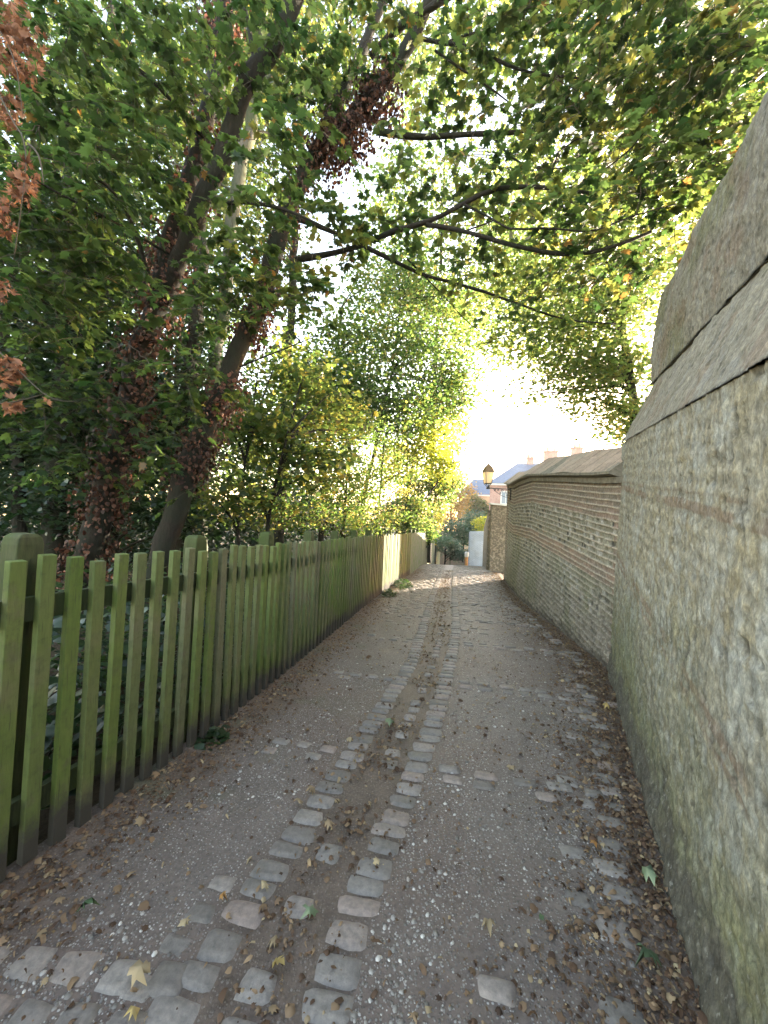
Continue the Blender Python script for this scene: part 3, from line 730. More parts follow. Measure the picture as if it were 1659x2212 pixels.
wood_tree('evergreen_tree', 'dense dark ivy laden tree just behind the thick maple trunk', 'tree', G(250, 7), [([(240, 1400, 7), (250, 1000, 7), (260, 700, 7)], .1, .05)],
          [B(250, 900, 7.2, 1.0, .9, 3500), B(150, 1090, 6.6, 1.2, .5, 2500), B(380, 1120, 6.8, .8, .35, 1500), B(230, 500, 7.5, 1.2, 1.2, 3500), B(420, 880, 8, .9, 1.2, 3000)], M_DARKLEAF, .09, HEX, .3, tint=(0, .6))
wood_tree('evergreen_tree', 'very dark evergreen tree filling the wood at the left edge', 'tree', G(60, 6.5), [([(100, 1400, 6.5), (120, 1000, 6.5), (140, 700, 6.5), (150, 400, 6.5)], .2, .1), ([(40, 1400, 6.3), (40, 1000, 6.3), (10, 700, 6.3)], .12, .06)],
          [B(60, 560, 7, 1.7, 1.3, 6000), B(150, 780, 7.2, 1.5, 1.2, 5500), B(60, 980, 7, 1.5, .9, 4500), B(-60, 760, 6.6, 1.1, 2.0, 4500), B(250, 1010, 7.6, 1.3, .7, 2500)], M_DARKLEAF, .10, HEX, .3, tint=(0, .9))
wood_tree('woodland_tree', 'tall tree deep in the wood behind the evergreen at the upper left', 'tree', G(200, 12), [([(180, 1280, 12), (200, 800, 12), (230, 300, 12), (240, 0, 12)], .22, .1)],
          [B(100, 150, 12, 3.2, 2.6, 5000), B(350, 350, 12, 2.8, 2.4, 5500), B(100, 500, 12, 3.2, 2.4, 6500), B(300, 700, 12, 3, 2, 6000), B(520, 560, 12.5, 1.6, 2.6, 4500), B(150, 900, 11.5, 3, 1.6, 5000), B(430, 950, 11.5, 2, 1.6, 3800)], M_MAPLE, .12, HEX, .5, tint=(0, .8))
wood_tree('woodland_tree', 'tall thin crowned tree deep in the wood beyond the leaning trunk', 'tree', G(700, 12), [([(600, 1250, 12), (620, 800, 12), (650, 300, 12), (680, -60, 12)], .16, .08)],
          [B(620, 40, 11, 2.6, 1.2, 4000), B(540, 330, 11.5, 1.4, 1.8, 2600), B(880, 20, 11, 2.4, .9, 2600), B(620, 520, 12, .9, .9, 500)], M_MAPLE, .11, HEX, .45, tint=(.2, 1))
wood_tree('hazel_tree', 'tall airy tree with fine leaves beyond the fence near the middle of the lane', 'tree', G(700, 13), [([(690, 1210, 13), (700, 1000, 13), (720, 820, 13), (740, 660, 13)], .10, .04), ([(760, 1210, 13.5), (800, 1000, 13.5), (850, 800, 13.5), (865, 640, 13.5)], .09, .03)],
          [B(770, 760, 13, 1.1, 1.3, 3000), B(850, 700, 13.5, 1.4, 1.6, 3000), B(940, 740, 14, 1.3, 1.9, 2600), B(700, 840, 12, 1.2, 1.0, 4600), B(820, 880, 13, 1.7, 1.2, 7000), B(900, 610, 14, 1.1, 1.1, 1600), B(965, 850, 14.5, .8, 1.2, 3800), B(860, 560, 14, 1.6, .8, 1300), B(980, 640, 14, .8, .9, 1200), B(800, 620, 13, .7, .7, 700), B(1000, 760, 14, .4, .9, 500), B(880, 760, 12.5, 1.0, .5, 900), B(700, 700, 12, .7, .5, 500)], M_FARLEAF, .115, HEX, .48, tint=(0, .8), per=25)
wood_tree('ash_tree', 'very tall fine leaved tree high above the far fence at the centre of the photo', 'tree', G(930, 18), [([(925, 1215, 18), (935, 900, 18), (950, 600, 18), (960, 350, 18), (970, 150, 18)], .12, .04)],
          [B(900, 420, 17, 2.4, 1.8, 3000), B(1080, 520, 18, 2.2, 1.6, 2600), B(1010, 690, 18, 1.2, 1.6, 1500), B(1150, 640, 18, 1.6, 1.0, 1500), B(930, 180, 17, 2.6, 2.0, 2400), B(900, 620, 18, 1.6, 1.4, 1600), B(1130, 350, 18, 2.2, 1.5, 2200)], M_FARLEAF, .15, HEX, .55, tint=(0, .8), per=20)
wood_tree('hazel_bush', 'broad green bush behind the fence just right of the leaning trunk', 'bush', G(560, 6.5), [([(560, 1330, 6.5), (580, 1100, 6.5), (620, 950, 6.4)], .05, .02), ([(520, 1330, 6.3), (510, 1100, 6.5), (540, 950, 6.4)], .04, .02)],
          [B(560, 930, 6.6, .75, .65, 1200), B(660, 1000, 6.8, .8, .55, 1300), B(520, 1080, 6.2, .6, .4, 700), B(700, 900, 7.5, .9, .7, 1500), B(620, 800, 7.5, .8, .6, 1200)], M_MAPLE, .10, HEX, .22, tint=(.3, .95), per=16)
wood_tree('privet_bush', 'dense small leaved bush catching the sun above the middle of the fence', 'bush', G(760, 9.5), [([(750, 1260, 9.5), (740, 1100, 9.5), (760, 980, 9.5)], .05, .02), ([(800, 1260, 10), (820, 1080, 10), (830, 960, 10)], .04, .02)],
          [B(740, 1040, 9.2, 1.0, .8, 4500), B(820, 1010, 10, 1.1, .9, 4500), B(640, 1110, 7.6, .9, .3, 1800), B(780, 1120, 9, 1.3, .35, 3600), B(740, 920, 10, 1.1, .7, 3000)], M_FARLEAF, .055, HEX, .16, tint=(.2, 1))
wood_tree('yellow_maple_tree', 'bright yellow green tree glowing in the sun above the far end of the fence', 'tree', G(900, 15), [([(870, 1220, 15), (872, 1120, 15), (890, 1000, 15), (920, 900, 15)], .09, .04), ([(872, 1150, 15), (930, 1060, 15), (980, 1000, 15)], .05, .02)],
          [B(915, 950, 14.5, 1.15, .95, 3600), B(960, 1010, 15, .7, .6, 1600), B(860, 1000, 14, .8, .8, 2200), B(985, 925, 15.5, .5, .9, 500)], M_YELLOW, .10, HEX, .22, tint=(0, 1), per=24)
wood_tree('thorn_tree', 'green rounded tree leaning over the far end of the fence towards the lantern', 'tree', G(930, 17), [([(925, 1215, 17), (930, 1120, 17), (950, 1040, 17)], .09, .04)],
          [B(920, 1065, 17, 1.2, 1.0, 5000), B(972, 1045, 17.5, .45, .45, 1200), B(880, 1110, 15, .9, .7, 3600), B(915, 1145, 17, .5, .5, 1500), B(950, 880, 18, 1.2, 1.5, 2200), B(985, 960, 18, .6, 1.2, 900)], M_FARLEAF, .10, HEX, .25, tint=(.1, .9))
wood_tree('lime_tree', 'tree standing behind the striped wall with its crown spread over the lane', 'tree', G(1420, 9), [([(1400, 1240, 9.2), (1375, 960, 9), (1368, 860, 9), (1350, 760, 9), (1320, 600, 9), (1300, 400, 9)], .13, .06)],
          [B(1180, 560, 9.5, 1.7, .9, 3200), B(1300, 680, 9.2, 1.3, .8, 3600), B(1180, 740, 9.8, 1.35, .6, 3000), B(1330, 790, 9, .85, .6, 2200), B(1100, 640, 10, 1.2, .8, 2000), B(1390, 560, 9, 1.2, 1.1, 4000), B(1350, 400, 9, 1.4, .9, 3600), B(1060, 740, 10.5, .6, .3, 500), B(1250, 800, 9.5, 1.1, .25, 1800),
           B(1340, 900, 9, .4, .42, 1200), B(1260, 860, 9.2, .6, .22, 700), B(1120, 850, 10, .7, .1, 200), B(1500, 300, 9, 1.6, 1.2, 2400), B(1150, 400, 10, 1.4, .8, 1100)], M_LIME, .10, MAPLE, .36, tint=(.1, .9), per=14, flat=.5)
wood_tree('lime_tree', 'high crowned tree with golden leaves behind the tall rough wall', 'tree', G(1900, 7), [([(2000, 1500, 7), (1960, 800, 7), (1900, 200, 7)], .16, .1)],
          [B(1560, 60, 7.5, 2.0, 1.2, 2200), B(1350, 40, 8.5, 2.0, 1.2, 2000), B(1640, 300, 7, .9, 1.3, 1600), B(1150, -20, 9, 2.2, 1.0, 1200), B(1560, 450, 7.5, .8, 1.2, 1200)], M_MAPLE, .11, MAPLE, .3, tint=(.4, 1), per=18)

for q, (x, y, lab) in enumerate([(12.5, 17, 'unseen sun blocking tree added behind the walls, nearest the lantern'), (16, 13.5, 'unseen sun blocking tree added behind the walls, in the middle of the row'), (20, 9.5, 'unseen sun blocking tree added behind the walls, farthest to the right')]):  # unseen row added so its crowns keep low sun off the left trees
    g0 = float(gz(y)); T_ = [(x, y, g0), (x, y, 2.5), (x+.3, y, 6.5)]
    r_ = wood_tree('lime_tree', lab, 'tree', (x, y, g0), [(T_, .2, .1)], [((x, y, 6.0), (2.6, 2.6, 1.9), 3200), ((x+1.3, y-1.5, 5.2), (2.2, 2.2, 1.7), 2600)], M_MAPLE, .2, HEX, .4, per=20)
def far_wood():
    bl = [((-16+q*2.2+random.uniform(-1, 1), 19+abs(q-4)*-.6+random.uniform(-2, 2), 1.2+random.uniform(-.5, 1.0)), (2.4, 2, 2.6+random.random()*1.5), 3200) for q in range(8)]
    bl += [((-3.5+q*1.3, 22+q*3, .6), (1.6, 1.6, 2.4), 2200) for q in range(5)]
    bl += [((-14+q*1.6, 10+q*.7, .2), (1.6, 1.3, 2.0), 3000) for q in range(7)]
    bl += [((-15+q*1.7, 15.5+random.uniform(-1, 1), 4.6+random.uniform(-.5, 1.2)), (1.8, 1.5, 2.0), 3000) for q in range(8)]
    tag(leaf_obj('far_wood', [clump_leaves(bl, .15, HEX, .45, 30, (0, .6))], M_DARKLEAF), 'dark mass of the wood beyond the trees on the left', 'wood', kind='stuff')
far_wood()

# hanging dead branch at the left edge
def dead_branch():
    root = empty('dead_branch', at(-30, 500, 2.3), 'broken branch with curled orange brown leaves hanging at the left edge', 'branch')
    def par(o): o.parent = root; o.matrix_parent_inverse = Matrix.Translation(-Vector(root.location)); return o
    mb = MB(); P = []
    for pts in ([(-80, 40, 2.4), (20, 250, 2.35), (60, 310, 2.3), (50, 420, 2.25), (30, 560, 2.3)], [(60, 310, 2.3), (85, 330, 2.3), (95, 400, 2.25)],
                [(-80, 700, 2.4), (0, 760, 2.3), (60, 820, 2.3), (110, 865, 2.25), (170, 868, 2.3)], [(-60, 880, 2.3), (30, 870, 2.3), (100, 850, 2.3)],
                [(-60, 500, 2.4), (0, 460, 2.35), (40, 420, 2.3)], [(-60, 0, 2.6), (30, 100, 2.6), (50, 250, 2.6)]):
        p = resample(np.array([at(*q) for q in pts]), .04); mb.tube(p, np.linspace(.007, .002, len(p)), 5); P.append(p)
    par(mb.build('stem', M_TWIG, sm=True))
    L = []
    for (u, v, ru, rv, n) in [(50, 390, .07, .13, 46), (10, 470, .06, .12, 30), (20, 800, .07, .10, 44), (30, 870, .05, .05, 14), (40, 90, .14, .3, 150), (10, 230, .1, .15, 50), (0, 620, .05, .08, 14), (108, 862, .015, .02, 2)]:
        Y = 2.3 if v > 300 else 2.7
        q = in_blob(at(u, v, Y), (ru, ru, rv), n); D = RNG.normal(0, .5, (n, 3))+[0, 0, -.9]
        L.append(leaves(q, D, RNG.normal(0, 1, (n, 3)), RNG.uniform(.03, .07, n), RNG.uniform(.2, 1, n), MAPLE, 1.1))
    par(leaf_obj('dead_leaves', L, M_DEAD))
dead_branch()

# undergrowth behind the fence
def undergrowth():
    n = 15000; y = RNG.uniform(.9, 13, n); x = xf(y)-.22-np.abs(RNG.normal(0, 1.2, n)); h = RNG.random(n)**1.3*(.55+.6*fbm(np.column_stack([x, y]), .9, 8))
    P = np.column_stack([x, y, gz(y)+h]); N = np.column_stack([RNG.normal(0, .5, n), RNG.normal(0, .5, n), np.ones(n)])
    o = leaf_obj('undergrowth', [leaves(P, rdir(n, -.2, .4), N, .085*RNG.uniform(.5, 1.3, n), RNG.uniform(0, 1, n), HEX)], M_DARKLEAF)
    tag(o, 'dark ivy and bramble leaves growing thickly behind the fence', 'undergrowth', kind='stuff')
undergrowth()

# ------------------------------------------------------------------ fence
def build_fence():
    root = empty('picket_fence', (float(xf(1.0)), 1.0, float(gz(1.0))), 'green algae stained wooden picket fence along the left of the lane', 'fence')
    inv = Matrix.Translation(-Vector(root.location))
    # walk along the curve
    ys = np.linspace(.75, 36, 6000); xs = xf(ys); s = np.r_[0, np.cumsum(np.hypot(np.diff(xs), np.diff(ys)))]
    def pt(d): y = float(np.interp(d, s, ys)); x = float(np.interp(d, s, xs)); x2 = float(np.interp(d+.1, s, xs)); y2 = float(np.interp(d+.1, s, ys)); return x, y, math.atan2(y2-y, x2-x)
    H = 1.27
    def picket_mb(h=H):
        mb = MB(); w, t = .029, .017
        prof = [(-w, -t), (w, -t), (w, t), (-w, t)]
        zs = [0, .3, .6, .9, h]
        V = []; 
        for z in zs:
            for x, y in prof: V.append((x, y, z))
        V = np.array(V); V[-4:-2, 2] -= .0; V[-2:, 2] += .004
        F = [[0, 3, 2, 1], [16, 17, 18, 19]]
        for q in range(4):
            for j in range(4): F.append([q*4+j, q*4+(j+1) % 4, q*4+4+(j+1) % 4, q*4+4+j])
        mb.add(V, F); return mb
    first = None; n = 0; d = 0.0; far = MB(); total = s[-1]
    while d < total-.3:
        x, y, a = pt(d); z = float(gz(y))+random.uniform(-.01, .015)+.01
        hs = 1+random.uniform(-.011, .011)
        if n < 100:
            if first is None: o = first = picket_mb().build('picket', M_FENCE, bevel=.003)
            else: o = first.copy(); COL.objects.link(o)
            o.parent = root; o.matrix_parent_inverse = inv
            o.location = (x, y, z); o.rotation_euler = (random.uniform(-.008, .008), random.uniform(-.01, .01)+.01, a+random.uniform(-.05, .05)); o.scale = (random.uniform(.93, 1.07), 1, hs)
        else:
            if n == 100: far = MB()
            R = rotz(a); far.box(np.array([x, y, z+H/2]), (.048 if y > 15 else .034, .0125, H/2), R)
        n += 1; d += .115
    o = far.build('far_pickets', M_FARFENCE); o.parent = root; o.matrix_parent_inverse = inv; o['kind'] = 'stuff'
    # rails
    for zr in (.24, 1.08):
        mb = MB(); P = []
        for dd in np.arange(0, total, .5):
            x, y, a = pt(dd); nx, ny = -math.sin(a), math.cos(a); P.append((x+nx*.036, y+ny*.036, float(gz(y))+zr, a))
        V = []
        for x, y, z, a in P:
            nx, ny = -math.sin(a), math.cos(a)
            for o_, h_ in ((-.017, -.05), (.017, -.05), (.017, .05), (-.017, .05)): V.append((x+nx*o_, y+ny*o_, z+h_))
        F = [[q*4+j, q*4+(j+1) % 4, q*4+4+(j+1) % 4, q*4+4+j] for q in range(len(P)-1) for j in range(4)]
        mb.add(V, F); o = mb.build('rail', M_POST); o.parent = root; o.matrix_parent_inverse = inv
    # posts with domed heads
    fp = None
    mb = MB(); w = .052; prof = [(0, 0)]; V = []
    k = 8; zz = [0, .7, 1.30, 1.355, 1.385, 1.40]; ww = [1, 1, 1, .97, .84, .55]
    for z, q in zip(zz, ww):
        for x, y in ((-w, -w), (w, -w), (w, w), (-w, w)): V.append((x*q, y*(q*.5+.5), z))
    F = [[20, 21, 22, 23]]+[[q*4+j, q*4+(j+1) % 4, q*4+4+(j+1) % 4, q*4+4+j] for q in range(5) for j in range(4)]
    mb.add(V, F); d = .905
    for q in range(32):
        if d > total: break
        x, y, a = pt(d); nx, ny = -math.sin(a), math.cos(a)
        if fp is None: o = fp = mb.build('post', M_POST, bevel=.006)
        else: o = fp.copy(); COL.objects.link(o)
        o.parent = root; o.matrix_parent_inverse = inv
        o.location = (x+nx*.112, y+ny*.112, float(gz(y))-.02+random.uniform(-.01, .015)); o.rotation_euler = (random.uniform(-.012, .012), random.uniform(-.012, .012), a)
        d += random.uniform(.97, 1.05)
build_fence()

# ------------------------------------------------------------------ near wall (rough, high, with a steep weathered cap)
def wall_grid(name, S, T, fn, mat, parent, thick=None):
    Sg, Tg = np.meshgrid(S, T); V, c = fn(Sg.ravel(), Tg.ravel()); ny, nx = Sg.shape
    i = np.arange(ny-1)[:, None]*nx; j = np.arange(nx-1)[None]
    F = np.stack([i+j, i+j+1, i+nx+j+1, i+nx+j], -1).reshape(-1, 4)
    return mesh_np(name, V, F, mat, parent, col=c, smooth_=True)
A0 = np.array([1.16, 1.22]); A1 = np.array([2.66, 4.34]); WD = (A1-A0)/np.linalg.norm(A1-A0); WN = np.array([-WD[1], WD[0]])   # WN points into the lane
TILT = .124
S_END = float(np.linalg.norm(A1-A0))
def near_wall():
    root = empty('rough_stone_wall', (A0[0], A0[1], 0), 'tall rough lichen covered stone wall with a steep weathered cap at the right', 'wall')
    inv = Matrix.Translation(-Vector(root.location))
    def par(o): o.matrix_parent_inverse = inv; return o
    # profile: setback (away from the lane) against height at the far end
    def zj(s): return 2.46-TILT*(S_END-s)          # lower joint
    def zu(s): return 3.10-TILT*(S_END-s)
    def zr(s): return 4.10-TILT*(S_END-s)
    def face(s, t):                                # t 0..1 from ground to lower joint
        p = A0+WD*s[:, None]; z0 = gz(p[:, 1])-.1; z1 = zj(s); z = z0+(z1-z0)*t
        q = np.column_stack([s, z-TILT*(s-S_END)])
        course = q[:, 1]
        big = fbm(q, 1.3, 5); med = fbm(q*[1, 1.6], 7, 9, 3); fine = fbm(q, 34, 13, 3)
        wq = q+np.column_stack([.03*(fbm(q, 9, 3)-.5), .03*(fbm(q, 9, 4)-.5)])
        f1, e, cid = worley(wq*[1.25, .8], 20, 7); f1b, eb, cidb = worley(wq*[1.1, .9], 46, 17)
        stone = smooth(.03, .16, e)
        row = .5+.5*np.cos(course/.082*2*np.pi+2.4*(med-.5)); rows = smooth(.35, .6, fbm(q*[.5, 1], 1.6, 61))
        pit = np.maximum(smooth(.66, .76, fbm(q*[1.5, .7], 17, 23, 3)), smooth(.3, .1, f1b)*(cidb > .93))
        dsp = .018*(big-.5)+.005*(med-.5)+.012*(fine-.5)+.004*stone*(cid-.4)+.003*row*rows-.012*pit+.005*(cidb-.5)
        up = smooth(.5, .8, t)[:, None]
        n = dsp+.05*(1-t)+.05*smooth(.25, 0, z-gz(p[:, 1]))*fbm(q, 3, 71)
        mort = np.array([.27, .252, .2])
        c = mort[None]*(.65+.7*fine)[:, None]*(.84+.3*row)[:, None]
        pal = .95*np.array([[.34, .35, .34], [.26, .25, .215], [.26, .235, .175], [.17, .15, .12], [.20, .20, .17], [.14, .135, .115], [.28, .28, .25], [.22, .19, .13]])
        sc = pal[np.clip((cid*8).astype(int), 0, 7)]*(.75+.5*vnoise(q, 60, 4))[:, None]
        k = (.72*stone*smooth(.35, .55, fbm(q, 3.0, 57)+.12))[:, None]*(1-.45*up); c = c*(1-k)+sc*k
        sc2 = pal[np.clip((cidb*8).astype(int), 0, 7)]; k2 = (.4*(cidb > .6))[:, None]; c = c*(1-k2)+sc2*k2
        bl = (smooth(.52, .62, fbm(q*[1.5, .8], 7.5, 33, 4))*smooth(.4, .6, fbm(q, 1.2, 36)))[:, None]; c = c*(1-.5*bl)+np.array([.33, .345, .335])*.5*bl
        ye = (smooth(.54, .62, fbm(q*[1.3, .8], 10, 43, 4))*smooth(.38, .55, fbm(q, 1.1, 45)))[:, None]; c = c*(1-.2*ye)+np.array([.28, .235, .12])*.2*ye
        br = (smooth(.07, .04, np.abs(((course-.30) % .78)-.12))*smooth(.3, .5, fbm(q, 4, 47))*(row > .35))[:, None]; c = c*(1-.6*br)+np.array([.16, .105, .075])*.6*br
        h_ = z-gz(p[:, 1])
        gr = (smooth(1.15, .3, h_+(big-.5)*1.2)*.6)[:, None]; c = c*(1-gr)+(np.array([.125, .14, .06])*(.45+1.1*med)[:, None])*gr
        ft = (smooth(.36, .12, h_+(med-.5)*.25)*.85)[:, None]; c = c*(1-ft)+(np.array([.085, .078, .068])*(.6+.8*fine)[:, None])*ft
        c = c*(1-.7*pit[:, None])+np.array([.07, .068, .06])*.7*pit[:, None]
        xy = p+WN*n[:, None]
        return np.column_stack([xy, z]), c
    S = np.concatenate([np.arange(-2.6, -.4, .05), np.arange(-.4, S_END+.001, .0125)]); S[-1] = S_END
    par(wall_grid('wall_face', S, np.linspace(0, 1, 210), face, M_WALL, root))
    # cap: sloping lower stage then steeper upper stage, back of the cap
    def capface(za, zb, wa, wb, seed, bulge=0.):
        def fn(s, t):
            p = A0+WD*s[:, None]; z = za(s)+(zb(s)-za(s))*t; w = wa+(wb-wa)*t
            q = np.column_stack([s, z-TILT*(s-S_END)]); med = fbm(q, 6, seed, 4); fine = fbm(q, 30, seed+3, 3)
            strk = fbm(q*[5, 1.1], 4, seed+8, 3)
            lump = fbm(q*[1, .3], 1.4, seed+21)
            n = -w+.024*(med-.5)+.018*(fine-.5)+.05*(lump-.5)*smooth(0, .3, t)+bulge*np.sin(t*np.pi)
            c = np.array([.215, .2, .165])[None]*(.5+.5*med+.55*fine)[:, None]
            g = smooth(.5, .7, fbm(q, 1.8, seed+9))[:, None]*.6; c = c*(1-g)+np.array([.145, .15, .08])*g
            b = smooth(.55, .7, strk)[:, None]*.45; c = c*(1-b)+np.array([.24, .24, .235])*b
            r = smooth(.58, .7, fbm(q, 3.5, seed+12))[:, None]*.45; c = c*(1-r)+np.array([.19, .135, .10])*r
            dkk = smooth(.66, .76, fbm(q, 18, seed+14, 3))[:, None]*.6; c = c*(1-dkk)+np.array([.07, .065, .05])*dkk
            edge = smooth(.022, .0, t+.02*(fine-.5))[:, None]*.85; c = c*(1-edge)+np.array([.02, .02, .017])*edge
            return np.column_stack([p+WN*n[:, None], z]), c
        return fn
    S2 = np.concatenate([np.arange(-2.6, -.4, .06), np.arange(-.4, S_END+.02, .015)])
    zj2 = lambda s: zj(s)+.0
    par(wall_grid('cap_lower', S2, np.linspace(0, 1, 70), capface(zj2, zu, -.012, .27, 101), M_WALL, root))
    par(wall_grid('cap_upper', S2, np.linspace(0, 1, 90), capface(zu, zr, .252, .33, 201, .02), M_WALL, root))
    # solid body behind the faces
    def body(za, zb, w0a, w0b, w1, name, s1=S_END, s0=-2.6, extra=None):
        mb = MB(); V = []
        for s in (s0, s1):
            p = A0+WD*s
            for z, w in ((za(s), w0a), (zb(s), w0b), (zb(s), w1), (za(s), w1)):
                q = p-WN*w; V.append((q[0], q[1], z))
        mb.add(V, [[0, 1, 2, 3], [4, 7, 6, 5], [0, 4, 5, 1], [1, 5, 6, 2], [2, 6, 7, 3], [0, 3, 7, 4]]); return mb
    mb = body(lambda s: -.4, zj, .04, .04, .75, 'x'); par(mb.build('wall_core', M_WALLCORE, root))
    mb = body(lambda s: zj(s)+.01, zu, .03, .31, .75, 'x', S_END+.01); par(mb.build('cap_core', M_WALLCORE, root))
    mb = body(zu, zr, .26, .36, .75, 'x', S_END+.01); par(mb.build('cap_core', M_WALLCORE, root))
M_WALLCORE = flat('wall_core_stone', (.17, .155, .125), .9, .2, 12, .4)
near_wall()

# ------------------------------------------------------------------ striped wall: bands of brick and of knapped flint
W2Y = np.array([4.10, 4.96, 6.30, 8.03, 9.58, 11.63]); W2X = np.array([2.585, 2.70, 2.85, 3.03, 3.31, 3.72]); 
W2P = resample(np.column_stack([W2X, W2Y, 0*W2X]), .1)[:, :2]
w2s = np.r_[0, np.cumsum(np.linalg.norm(np.diff(W2P, axis=0), axis=1))]; W2L = w2s[-1]
def w2(s): return np.column_stack([np.interp(s, w2s, W2P[:, 0]), np.interp(s, w2s, W2P[:, 1])])
W2TOP = [(0, 2.02), (.7, 2.08), (2.0, 2.23), (3.8, 2.42), (5.4, 2.46), (6.2, 2.46), (W2L, 2.62)]
def w2top(s): return np.interp(s, [a for a, b in W2TOP], [b for a, b in W2TOP])
def striped_wall():
    root = empty('striped_garden_wall', (W2P[0, 0], W2P[0, 1], 0), 'garden wall of brick courses and flint bands under a tiled coping right of the lane', 'wall')
    inv = Matrix.Translation(-Vector(root.location))
    def par(o): o.matrix_parent_inverse = inv; return o
    ds = .01
    def nrm(s): t = w2(s+ds)-w2(s-ds); t /= np.linalg.norm(t, axis=1)[:, None]+1e-9; return np.column_stack([-t[:, 1], t[:, 0]])
    def face(s, t):
        p = w2(s); zt = w2top(s); z0 = gz(p[:, 1])-.1; z = z0+(zt-z0)*t; d = zt-z      # depth under the coping
        q = np.column_stack([s, d]); wob = .016*(fbm(q, 1.8, 3)-.5)+.022*(fbm(q, 8, 5)-.5)*((d > .46)*((d < 1.0)|(d > 1.235))*.8+.2)
        pitch = np.where(d < 1.22, .0775, .0765); cd = (d+wob)/pitch; ci = np.floor(cd); fr = cd-ci
        mortar = smooth(.22, .08, fr)+smooth(.82, .95, fr)
        brick = ((d < .46)|((d > 1.0)&(d < 1.235))|(s < .17)|(s > W2L-.25)|((s > 2.95)&(s < 3.0)))
        brick = np.where((s < .3)&(((ci.astype(int)) % 2) == 0), True, brick)
        blen = .225; bx = s/blen+.5*(ci.astype(int) % 2); bfr = bx-np.floor(bx); vj = smooth(.04, .015, np.minimum(bfr, 1-bfr))
        bid = hash3(np.floor(bx).astype(np.int64), ci.astype(np.int64), 0*ci.astype(np.int64), 5)
        # flints: cells along a course
        fx = s/.075+hash3(ci.astype(np.int64), ci.astype(np.int64), 0*ci.astype(np.int64), 3)*7+.5*(vnoise(q, 9, 8)-.5); fi = np.floor(fx); ff = fx-fi
        fid = hash3(fi.astype(np.int64), ci.astype(np.int64), 0*ci.astype(np.int64), 11)
        fl = np.sqrt(np.clip(1-(2*ff-1)**2, 0, 1))*np.sqrt(np.clip(1-(2*fr-1)**2, 0, 1))
        big = fbm(q, 1.1, 15); fine = fbm(q, 36, 13, 3); med = fbm(q, 9, 19, 3)
        mort_w = np.clip(mortar, 0, 1)
        flm = mort_w*smooth(.25, .5, fbm(q*[1, .6], 12, 27, 2)+.1)
        n = np.where(brick, .013*mort_w+.004*vj-.006, .020*flm+.026*fl*(fid-.4)-.018)+.022*(big-.5)+.010*(fine-.5)+.008*(med-.5)
        n = n+.09*smooth(.9, 0, z-gz(p[:, 1]))*(.4+.6*big)*.5
        bc = np.where((bid > .75)[:, None], [.25, .18, .145], np.where((bid > .35)[:, None], [.22, .165, .135], [.19, .155, .13]))*(.75+.5*fine)[:, None]
        bc = np.where((d < .3)[:, None]&(fbm(q, 1, 2) > .0)[:, None], bc*.55+np.array([.15, .135, .11])*.45, bc)
        mc = np.array([.38, .335, .275])[None]*(.75+.5*fine)[:, None]
        fc = np.where((fid > .9)[:, None], [.30, .29, .27], np.where((fid > .5)[:, None], [.225, .215, .175], np.where((fid > .07)[:, None], [.18, .17, .135], [.07, .07, .065])))*(.7+.6*med)[:, None]
        cb = bc*(1-mort_w[:, None]*.95)+mc*mort_w[:, None]*.95; cb = cb*(1-.35*vj[:, None])+mc*.35*vj[:, None]
        cf = fc*(1-.9*flm[:, None])+mc*.9*flm[:, None]; gap = smooth(.35, .1, fl)[:, None]*(1-mort_w[:, None])*.5; cf = cf*(1-gap)+mc*.6*gap
        c = np.where(brick[:, None], cb, cf)
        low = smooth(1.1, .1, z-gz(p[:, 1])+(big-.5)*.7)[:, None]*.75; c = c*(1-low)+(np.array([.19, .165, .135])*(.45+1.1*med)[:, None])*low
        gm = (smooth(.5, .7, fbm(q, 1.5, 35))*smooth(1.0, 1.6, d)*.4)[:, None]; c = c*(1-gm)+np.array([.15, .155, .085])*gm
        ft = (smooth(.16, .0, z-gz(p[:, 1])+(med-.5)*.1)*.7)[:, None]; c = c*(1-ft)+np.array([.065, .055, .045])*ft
        xy = p+nrm(s)*n[:, None]
        return np.column_stack([xy, z]), c
    par(wall_grid('wall_face', np.arange(0, W2L, .0125), np.linspace(0, 1, 250), face, M_WALL, root))
    # core and back
    def strip(prof, name, mat, s0=0, s1=W2L, step=.15, cap=True):
        S = np.arange(s0, s1, step); S = np.append(S, s1); N = nrm(np.clip(S, .02, W2L-.02)); P = w2(S); V = []
        for k, s in enumerate(S):
            for w, dz, ab in prof:
                z = (w2top(s)+dz) if ab == 't' else float(gz(P[k, 1]))+dz
                V.append((*(P[k]-N[k]*w), z))
        m = len(prof); F = [[q*m+j, q*m+(j+1) % m, q*m+m+(j+1) % m, q*m+m+j] for q in range(len(S)-1) for j in range(m)]
        mb = MB(); mb.add(V, F); e = (len(S)-1)*m
        mb.tri = [np.array([[0, j+1, j] for j in range(1, m-1)]), np.array([[e, e+j, e+j+1] for j in range(1, m-1)])]
        o = mb.build(name, mat, root)
        return par(o)
    strip([(.03, -.2, 'g'), (.03, -.002, 't'), (.38, -.002, 't'), (.38, -.2, 'g')], 'wall_core', M_WALLCORE)
    mb = MB(); P = w2(np.array([W2L]))[0]; N = nrm(np.array([W2L-.02]))[0]; V = []
    for w, z in ((-.015, float(gz(P[1]))-.2), (-.015, 2.62), (.38, 2.62), (.38, float(gz(P[1]))-.2)):
        for e in (-.04, .02):
            T = np.array([N[1], -N[0]]); q = P-N*w+T*e; V.append((q[0], q[1], z))
    mb.add(V, [[0, 2, 4, 6], [1, 7, 5, 3], [0, 1, 3, 2], [2, 3, 5, 4], [4, 5, 7, 6], [6, 7, 1, 0]]); par(mb.build('wall_end', M_WALLCORE, root))
